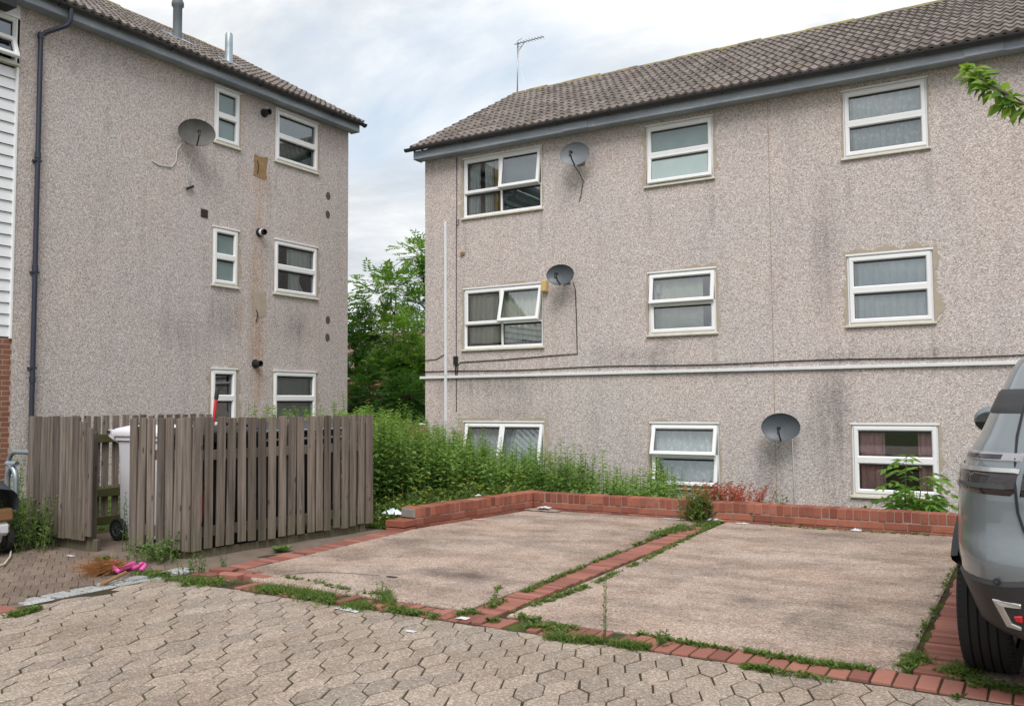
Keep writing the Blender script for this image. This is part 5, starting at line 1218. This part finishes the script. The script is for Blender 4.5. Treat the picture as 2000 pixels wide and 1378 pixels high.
# low grass and buttercups between the fence end and the side wall
b = MB(); fl_ = MB()
for i in range(2300):
    x, y = R_.uniform(-8.0, -5.7), R_.uniform(7.5, 10.9)
    lim = -6.10 if y < 7.72 else -6.08+(y-7.7)*.138
    if x > lim and y < 9.98: continue
    if y > 10.2 and x < -6.5: continue
    z = gz(x, y); hgt = .10+.22*smooth(7.6, 9.4, y)*R_.random()
    if R_.random() < .45: tuft(b, (x, y, z), 7, hgt*1.1, .06, .003)
    else: broad(b, (x, y, z+R_.uniform(0, hgt*.6)), 7, .07, .8, .5)
    if R_.random() < .06 and x > -7.1:
        c = V((x, y, z+hgt+.06)); 
        for k in range(5): a = k*1.256; fl_.leaf(c, V((math.cos(a), math.sin(a), .5)), V((0, 0, 1)), .022, .02, R_.random())
        fl_.tube([V((x, y, z)), c], .0012, 3, .5, 1, False)
for i in range(900):                                        # strip of ground cover along the block
    x, y = R_.uniform(-5.5, -.2), R_.uniform(9.98, 13.9)
    if x > -3.9 and R_.random() > .25: continue
    broad(b, (x, y, gz(x, y)+R_.uniform(0, .1)), 6, .09, .9, .5)
for i in range(260):
    x, y = R_.uniform(-11.9, -8.8), R_.uniform(5.5, 14)
    tuft(b, (x, y, gz(x, y)), 8, .22, .08, .003); broad(b, (x, y, gz(x, y)), 4, .09, .8, .5)
tag(b.build('rough_grass', 'grass'), 'rough grass and low leaves on the verge between fence and side wall', 'grass', kind='stuff')
tag(fl_.build('buttercups', ['yellowflower', 'stem']), 'yellow buttercups dotted in the grass behind the side wall', 'flowers', kind='stuff')
# dock-like plants by the fence end and at the wall
for (u, v, y, n, L, lab) in ((765, 1015, 7.62, 16, .20, 'broad leaved dock plant beside the white carrier bag'), (968, 945, 9.6, 14, .30, 'light green dock with upright leaves behind the side wall'), (1000, 955, 10.2, 12, .22, 'low dock near the corner of the brick wall'), (1230, 968, 10.4, 9, .2, 'small dock behind the back brick wall')):
    q = P(u, v, 1, y); b = MB(); broad(b, (q.x, y, gz(q.x, y)), n, L, 1.6, .26); tag(b.build('dock_plant', 'grass', origin=(q.x, y, gz(q.x, y))), lab, 'dock plant')
# weeds and grass in the kerb and band joints
b = MB()
def strip(pts, n, h, sp, lo=.02, big=1.0):
    n = int(n*1.7); h *= 1.05
    P3 = [gp(u, v, .0) for u, v in pts]
    for i in range(n):
        k = R_.randrange(len(P3)-1); t = R_.random(); c = P3[k].lerp(P3[k+1], t)+V((R_.gauss(0, sp), R_.gauss(0, sp), .0))
        m_ = mnoise.noise(V((c.x*3.1, c.y*3.1, 5)))
        if m_ < -.22: continue
        if R_.random() < .62: tuft(b, c, 9, h*R_.uniform(.6, 1.3)*big, .025, .0022)
        else: broad(b, c+V((0, 0, .005)), 5, .028, .6, .6)
strip([(958, 1188), (1100, 1125), (1260, 1058), (1340, 1025)], 330, .05, .014)
strip([(1000, 1200), (1150, 1147), (1290, 1080), (1400, 1025)], 430, .05, .018)
strip([(1280, 1046), (1340, 1032), (1365, 1018)], 230, .075, .06)
strip([(1370, 1030), (1405, 1020)], 110, .06, .03)
strip([(510, 1152), (580, 1160), (640, 1172), (715, 1192)], 420, .075, .045)
strip([(740, 1160), (760, 1185)], 60, .09, .03); strip([(760, 1190), (850, 1210)], 150, .05, .03)
strip([(900, 1205), (925, 1195)], 40, .05, .03); strip([(960, 1212), (1000, 1232)], 70, .045, .02)
strip([(1010, 1225), (1060, 1228), (1110, 1240)], 90, .04, .03); strip([(1010, 1205), (1120, 1232), (1180, 1240)], 110, .045, .02)
strip([(1070, 1246), (1120, 1251), (1170, 1255)], 150, .06, .022); strip([(1205, 1260), (1260, 1268)], 120, .06, .02)
strip([(1240, 1240), (1330, 1258), (1430, 1272)], 100, .04, .015); strip([(1460, 1276), (1600, 1300), (1700, 1312)], 200, .05, .018)
strip([(1762, 1308), (1785, 1294), (1796, 1284)], 75, .06, .028); strip([(1862, 1318), (1893, 1310)], 95, .065, .04); strip([(1900, 1335), (1990, 1352)], 50, .05, .035)
strip([(1810, 1350), (1850, 1362)], 90, .06, .03); strip([(1440, 1300), (1500, 1312), (1620, 1330)], 70, .035, .015)
strip([(560, 1130), (640, 1145), (720, 1165)], 70, .04, .02); strip([(345, 1135), (420, 1140)], 190, .06, .07); strip([(270, 1120), (330, 1125)], 60, .05, .04)
strip([(20, 1205), (75, 1190)], 90, .045, .02); strip([(185, 1090), (215, 1092)], 50, .06, .03); strip([(960, 1180), (975, 1150)], 20, .05, .01)
strip([(1865, 1100), (1830, 1180), (1790, 1250)], 40, .04, .012); strip([(1500, 1028), (1680, 1040), (1860, 1050)], 60, .06, .02)
for i in range(420):                                        # tiny sprouts in the paver joints
    u, v = R_.uniform(0, 2000), R_.uniform(1190, 1378); q = gp(u, v, 0)
    if q.y > KY-.05 or q.x < -5.8: continue
    if mnoise.noise(V((q.x*1.3, q.y*1.3, 9))) < .05: continue
    tuft(b, (q.x, q.y, -.008), 6, .022, .015, .0016)
tag(b.build('joint_grass', 'grass'), 'grass tufts sprouting along the kerb, the brick bands and paver joints', 'grass', kind='stuff')
def weed(u, v, h, n, lab, L=.05, ns=8, spread=.07, mat='weed', base=None, lean=.25, wf=.4):
    c = base or gp(u, v, .0); b = MB()
    for i in range(n): sprig(b, V(c)+V((R_.gauss(0, spread), R_.gauss(0, spread), -.01)), h*R_.uniform(.55, 1.05), ns, L, lean, wf)
    return tag(b.build('weed_plant', [mat, 'stem'], origin=c), lab, 'weed')
weed(1183, 1252, .42, 2, 'lone thin tall weed rising from the kerb of the right bay', .035, 16, .008, lean=.04)
weed(1290, 1263, .12, 4, 'small leafy weed growing in the kerb right of the lone tall weed', .05, 6, .015)
weed(1362, 1018, .42, 26, 'bushy pale weed at the wall end of the brick divider', .085, 12, .09, mat='grass')
weed(1475, 1022, .20, 7, 'upright weed against the back brick wall right of the divider', .06, 8, .03)
weed(1566, 1028, .07, 5, 'small low weed at the foot of the back wall', .05, 5, .03)
weed(1722, 1036, .09, 6, 'little weed by the back wall nearest the car', .04, 5, .05)
weed(745, 1172, .15, 8, 'straggly weed in the gap of the kerb left of the divider', .035, 8, .04)
weed(300, 1095, .22, 26, 'leafy weed clump at the foot of the fence corner bricks', .06, 7, .12)
weed(246, 1075, .62, 3, 'tall thin seeding weed beside the bin store opening', .05, 14, .03, lean=.06)
weed(335, 1088, .26, 12, 'light green weeds under the short run of slats', .06, 7, .06)
weed(380, 1122, .20, 12, 'green weed growing at the bottom corner of the slatted fence', .045, 8, .06)
weed(548, 1076, .10, 6, 'round leaved creeper under the long run of slats', .075, 5, .012, wf=.9, lean=2.2)
weed(440, 1110, .14, 5, 'sparse dry weed on the brick strip by the fence', .03, 8, .012)
weed(60, 1060, .55, 60, 'large bushy weed clump in front of the boarded panel', .07, 12, .16, base=V((gp(72, 1058, 0).x+.28, 4.86, 0)), lean=.3)
weed(30, 950, .75, 30, 'yellowish green weeds at the foot of the drainpipe', .08, 12, .22, base=V((-10.6, 6.2, 0)), lean=.2, mat='nettle')
weed(1515, 985, .32, 5, 'small weed behind the back wall under the low dish', .07, 7, .05, base=V((-2.55, 10.25, .02)))
# red-leaved weeds behind the wall
b = MB(); 
for i in range(110):
    q = P(R_.uniform(1360, 1485), 985, 1, 10.2); c = V((q.x, R_.uniform(10.0, 10.45), -.0)); sprig(b, c, R_.uniform(.28, .46), 14, .075, .5, .4)
tag(b.build('red_weed', ['redweed', 'stem'], origin=P(1420, 985, 1, 10.2)), 'reddish weeds behind the back wall left of the low dish', 'weed')
# compound-leaf (ash) foliage
def pinnate(b, p, d, L, n, leafL, droop=.4, t0=0.):
    d = d.normalized(); side = d.cross(V((0, 0, 1)))
    if side.length < .1: side = V((1, 0, 0))
    side.normalize(); up = side.cross(d); q = V(p); tt = min(1, max(0, t0+R_.uniform(-.2, .3)))
    for i in range(n):
        f = (i+1)/n; dd = (d-V((0, 0, droop*f))).normalized(); q = q+dd*(L/n)
        for sg in (-1, 1):
            o = (side*sg+dd*.55+up*R_.uniform(-.25, .2)+V((0, 0, -.25))).normalized(); b.leaf(q, o, up+side*sg*.2, leafL*R_.uniform(.8, 1.15), leafL*.36, min(1, max(0, tt+R_.uniform(-.15, .15))), .15)
    b.leaf(q, dd, up, leafL, leafL*.36, tt)
def ash(label, name, base, blobs, mat, n_per, leafL, LL, trunk_r, cat='tree', limbs=True):
    """trunk, limbs to each crown blob (centre, radii), compound leaves scattered through the blobs"""
    o = thing(name, label, cat, base); t = MB(); c = MB(); top = max((q[0] for q in blobs), key=lambda q: q.z); bs = V(base)
    axis = [bs, bs.lerp(top, .35)+V((R_.gauss(0, .08), R_.gauss(0, .08), 0)), bs.lerp(top, .7), top]; t.tube(axis, [trunk_r, trunk_r*.8, trunk_r*.45, trunk_r*.15], 8)
    for ctr, rr, k in blobs:
        st = bs.lerp(top, max(.15, min(.85, (ctr.z-rr[2]*.8-bs.z)/max(.1, top.z-bs.z)))); t.tube([st, st.lerp(ctr, .5)+V((0, 0, rr[2]*.1)), ctr], [trunk_r*.4, trunk_r*.25, trunk_r*.1], 6)
        nl = int(n_per*k)
        for i in range(nl):
            dv = V((R_.gauss(0, 1), R_.gauss(0, 1), R_.gauss(0, 1))).normalized(); rad_ = R_.random()**.42
            p = ctr+V((dv.x*rr[0], dv.y*rr[1], dv.z*rr[2]))*rad_
            if mnoise.noise(p*1.5) < -.25: continue
            if i % 9 == 0: t.tube([ctr.lerp(p, .1), p], [.012, .004], 4, .5, 0, False)
            out = (dv+V((R_.gauss(0, .6), R_.gauss(0, .6), R_.uniform(-.1, .6)))).normalized(); pinnate(c, p, out, LL*R_.uniform(.7, 1.2), 5, leafL, .5, .15+.5*R_.random()*max(.2, dv.z+.5))
    t.build('trunk', 'bark', o, smooth='auto'); c.build('crown', mat, o); return o
def blob(u, v, Y, ru, rv, k=1., dy=.9):
    c = P(u, v, 1, Y); s_ = (c-CAM).dot(CF)/F_PX; return (c, (ru*s_, dy, rv*s_), k)
def gbase(u, Y): q = P(u, 800, 1, Y); return (q.x, Y, -.6)
ash('slim young ash tree with airy leaves against the sky between the two blocks', 'ash_tree', gbase(748, 19.5), [blob(745, 575, 19.5, 48, 52, 1.0), blob(715, 600, 19.6, 30, 36, .5), blob(775, 560, 19.4, 26, 34, .45), blob(748, 645, 19.5, 50, 40, 1.2)], 'ash', 140, .15, .34, .05)
ash('taller ash tree half hidden by the corner of the right block', 'ash_tree', gbase(870, 21.5), [blob(822, 500, 21.5, 32, 26, .7), blob(835, 540, 21.7, 30, 32, .8), blob(815, 590, 21.3, 40, 22, .9), blob(880, 560, 22, 60, 90, 2)], 'ash', 150, .15, .36, .09)
ash('dense bright bush filling the gap below the taller ash tree', 'bush', gbase(800, 18.2), [blob(800, 665, 18.2, 48, 55, 2.0), blob(780, 740, 18.0, 60, 60, 2.4), blob(822, 720, 18.3, 36, 70, 2)], 'ash', 150, .13, .30, .06, 'bush')
ash('dark green bush beside the corner of the left block', 'bush', gbase(705, 18.8), [blob(700, 680, 18.8, 44, 55, 1.8), blob(715, 750, 18.6, 50, 60, 2.2), blob(690, 640, 19, 24, 26, .7)], 'ashdark', 150, .13, .30, .06, 'bush')
ash('low dark bush at the back of the gap above the nettles', 'bush', gbase(755, 17.2), [blob(750, 770, 17.2, 70, 45, 2.6), blob(800, 780, 17.2, 45, 36, 1.6), blob(700, 790, 17.2, 40, 30, 1.2)], 'ashdark', 150, .12, .28, .05, 'bush')
# ash sapling in front of the right-hand ground floor window
o = thing('ash_sapling', 'young ash sapling with drooping leaves in front of the pink curtain window', 'sapling', (-1.55, 10.6, -.05)); t = MB(); c = MB()
for tip, k in (((1770, 890), 11), ((1805, 915), 11), ((1740, 950), 9), ((1818, 940), 9), ((1832, 985), 8), ((1780, 975), 14), ((1752, 985), 12), ((1805, 980), 14), ((1790, 960), 10), ((1770, 985), 12)):
    bs = P(1788, 1010, 1, 10.65)+V((R_.gauss(0, .06), R_.gauss(0, .08), 0)); bs.z = -.05; tp = P(*tip, 1, 10.65+R_.gauss(0, .1)); t.tube([bs, bs.lerp(tp, .5)+V((0, 0, .05)), tp], [.008, .006, .002], 5)
    for i in range(k):
        f = .25+.75*i/max(1, k-1); a = R_.uniform(0, 6.3); pinnate(c, bs.lerp(tp, f), V((math.cos(a), math.sin(a), .45)), R_.uniform(.16, .26), 3, .135, .8, .1+.4*f)
t.build('stem', 'stem', o, smooth='auto'); c.build('leaves', 'ash', o)
# cherry bough reaching in at the upper right, from a tree standing outside the picture
o = thing('cherry_tree', 'cherry tree whose leafy bough reaches in at the upper right', 'tree', (3.3, 4.6, -.05)); t = MB(); c = MB()
tip = P(1888, 122, 1, 5.6); mid = P(1925, 160, 1, 5.5); q2 = P(2000, 205, 1, 5.4); q3 = P(2100, 235, 1, 5.2); tr = V((3.3, 4.6, 0))
t.tube([tr, tr+V((-.05, .02, 1.2)), tr+V((-.02, .0, 2.4)), tr+V((.05, 0, 4.2))], [.10, .085, .07, .03], 10); t.tube([tr+V((-.03, .01, 2.3)), q3+V((.5, 0, .05)), q3, q2, mid, tip], [.045, .03, .02, .012, .007, .003], 8)
br_ = [tip, mid, q2, q3, q3+V((.7, -.1, .1))]
for i in range(230):
    s_ = (i/230)*(len(br_)-1.001); k = int(s_); p = br_[k].lerp(br_[k+1], s_-k); a = R_.uniform(0, 6.3)
    b_ = V((math.cos(a), math.sin(a)*.9, R_.uniform(-1.5, .15))); young = i < 12
    c.leaf(p+b_*R_.uniform(.0, .03), b_, V((R_.gauss(0, .5), -.6, .8)), R_.uniform(.07, .115)*(.7 if young else 1), .048*(.7 if young else 1), R_.uniform(.5, 1) if young else R_.random(), .2)
for i in range(1500):
    dv = V((R_.gauss(0, 1), R_.gauss(0, 1), R_.gauss(0, 1))).normalized(); p = tr+V((.5, -.3, 4.4))+V((dv.x*1.0, dv.y*1.3, dv.z*1.0))*R_.random()**.4
    c.leaf(p, V((R_.gauss(0, 1), R_.gauss(0, 1), -.6)), V((0, 0, 1)), .1, .048, R_.random(), .2)
t.build('trunk', 'bark', o, smooth='auto'); c.build('crown', 'cherry', o)
# houses glimpsed beyond the trees
def house(label, u0, u1, Y, zt):
    x0, x1 = P(u0, 700, 1, Y).x, P(u1, 700, 1, Y).x; o = thing('brick_house', label, 'house', ((x0+x1)/2, Y, -1)); rz = zt+2.2
    b = MB(); b.box((x0, Y, -1), (x1, Y+8, zt)); b.build('wall', 'housebrick', o)
    b = MB(); b.add([V(p) for p in ((x0-.3, Y-.4, zt-.2), (x1+.3, Y-.4, zt-.2), (x1+.3, Y+4, rz), (x0-.3, Y+4, rz), (x0-.3, Y+8.4, zt-.2), (x1+.3, Y+8.4, zt-.2))], [(0, 1, 2, 3), (3, 2, 5, 4), (0, 3, 4), (1, 5, 2)]); b.build('roof', 'houseroof', o)
    n = 4
    for i in range(n):
        for z in (.3, 2.7):
            xx = x0+(x1-x0)*(i+.5)/n; f = MB(); f.box((xx-.6, Y-.05, z), (xx+.6, Y+.02, z+1.1)); fo = f.build('window', 'upvc', o); g_ = MB(); g_.box((xx-.52, Y-.06, z+.08), (xx+.52, Y-.052, z+1.02)); g_.build('pane', 'carglass', fo)
house('red brick house with a brown roof glimpsed through the trees between the blocks', 560, 870, 36, 3.3)

# ================================================================== light and sky
SUN = V((.30, -.54, .78)).normalized()
sl = bpy.data.lights.new('sun', 'SUN'); so = bpy.data.objects.new('sun', sl); COL.objects.link(so); so.rotation_euler = SUN.to_track_quat('Z', 'Y').to_euler()
sl.energy = 2.0; sl.angle = rad(32); sl.color = (1, .98, .96)
wd = bpy.data.worlds.new('World'); sc.world = wd; wd.use_nodes = True; nt = wd.node_tree; N = nt.nodes; N.clear(); Lk = nt.links
out = N.new('ShaderNodeOutputWorld'); bg = N.new('ShaderNodeBackground'); Lk.new(bg.outputs[0], out.inputs[0])
sky = N.new('ShaderNodeTexSky'); sky.sky_type = 'NISHITA'; sky.sun_disc = False; sky.sun_elevation = math.asin(SUN.z); sky.sun_rotation = math.atan2(SUN.x, SUN.y); sky.air_density = 1; sky.dust_density = 1.5
tcn = N.new('ShaderNodeTexCoord'); sp = N.new('ShaderNodeSeparateXYZ'); Lk.new(tcn.outputs['Generated'], sp.inputs[0])
def wm(op, a, b):
    n = N.new('ShaderNodeMath'); n.operation = op
    for i, x in enumerate((a, b)):
        if isinstance(x, (int, float)): n.inputs[i].default_value = x
        else: Lk.new(x, n.inputs[i])
    return n.outputs[0]
zz = wm('ADD', wm('MAXIMUM', sp.outputs[2], 0.), .22); cmb = N.new('ShaderNodeCombineXYZ'); Lk.new(wm('DIVIDE', sp.outputs[0], zz), cmb.inputs[0]); Lk.new(wm('DIVIDE', sp.outputs[1], zz), cmb.inputs[1])
def wn(scale, det, rough, loc, dist=0):
    mp = N.new('ShaderNodeMapping'); Lk.new(cmb.outputs[0], mp.inputs[0]); mp.inputs['Location'].default_value = loc
    n = N.new('ShaderNodeTexNoise'); n.inputs['Scale'].default_value = scale; n.inputs['Detail'].default_value = det; n.inputs['Roughness'].default_value = rough; n.inputs['Distortion'].default_value = dist; Lk.new(mp.outputs[0], n.inputs[0]); return n.outputs['Fac']
def wr(f, st):
    n = N.new('ShaderNodeValToRGB'); Lk.new(f, n.inputs[0]); e = n.color_ramp.elements
    while len(e) < len(st): e.new(.5)
    for i, (p, c) in enumerate(st): e[i].position = p; e[i].color = (*c, 1)
    return n.outputs[0]
cover = wr(wn(1.15, 8, .56, (3.1, 1.7, 0), .3), [(.27, (0, 0, 0)), (.45, (1, 1, 1))])
shade = wr(wn(1.7, 9, .6, (8.3, 4.1, 2), .6), [(.36, (4.7, 5.0, 5.35)), (.49, (6.2, 6.4, 6.6)), (.60, (7.9, 7.9, 7.9))])
mx = N.new('ShaderNodeMix'); mx.data_type = 'RGBA'; Lk.new(cover, mx.inputs[0]); Lk.new(shade, mx.inputs[7])
blue = N.new('ShaderNodeMix'); blue.data_type = 'RGBA'; blue.inputs[0].default_value = .8; Lk.new(sky.outputs[0], blue.inputs[6]); blue.inputs[7].default_value = (5.2, 6.0, 6.8, 1)
Lk.new(blue.outputs[2], mx.inputs[6]); Lk.new(mx.outputs[2], bg.inputs[0]); bg.inputs[1].default_value = .092
sc.view_settings.view_transform = 'Standard'; sc.view_settings.look = 'None'; sc.view_settings.gamma = 1; sc.view_settings.use_curve_mapping = False; sc.view_settings.exposure = .62
sc.cycles.max_bounces = 8; sc.cycles.transparent_max_bounces = 12
# repeats share a group
GR = {'satellite dish': 'satellite dishes on the block walls', 'fence': 'slatted fences of the bin store', 'wheelie bin': 'wheelie bins in the bin store', 'cycle stand': 'cycle hoops at the left edge',
      'litter': 'litter lying about the bays', 'weed': 'weeds in the joints and along the walls', 'curtain': 'curtains behind the windows', 'tree': 'trees round the blocks', 'bush': 'bushes in the gap between the blocks',
      'dock plant': 'dock plants on the verge', 'trunking': 'white trunking on the right block', 'cable': 'cables on the block walls', 'building': 'pebbledash apartment blocks', 'blind': 'blinds behind the windows'}
for o in sc.objects:
    if o.parent is None and o.get('category') in GR: o['group'] = GR[o['category']]
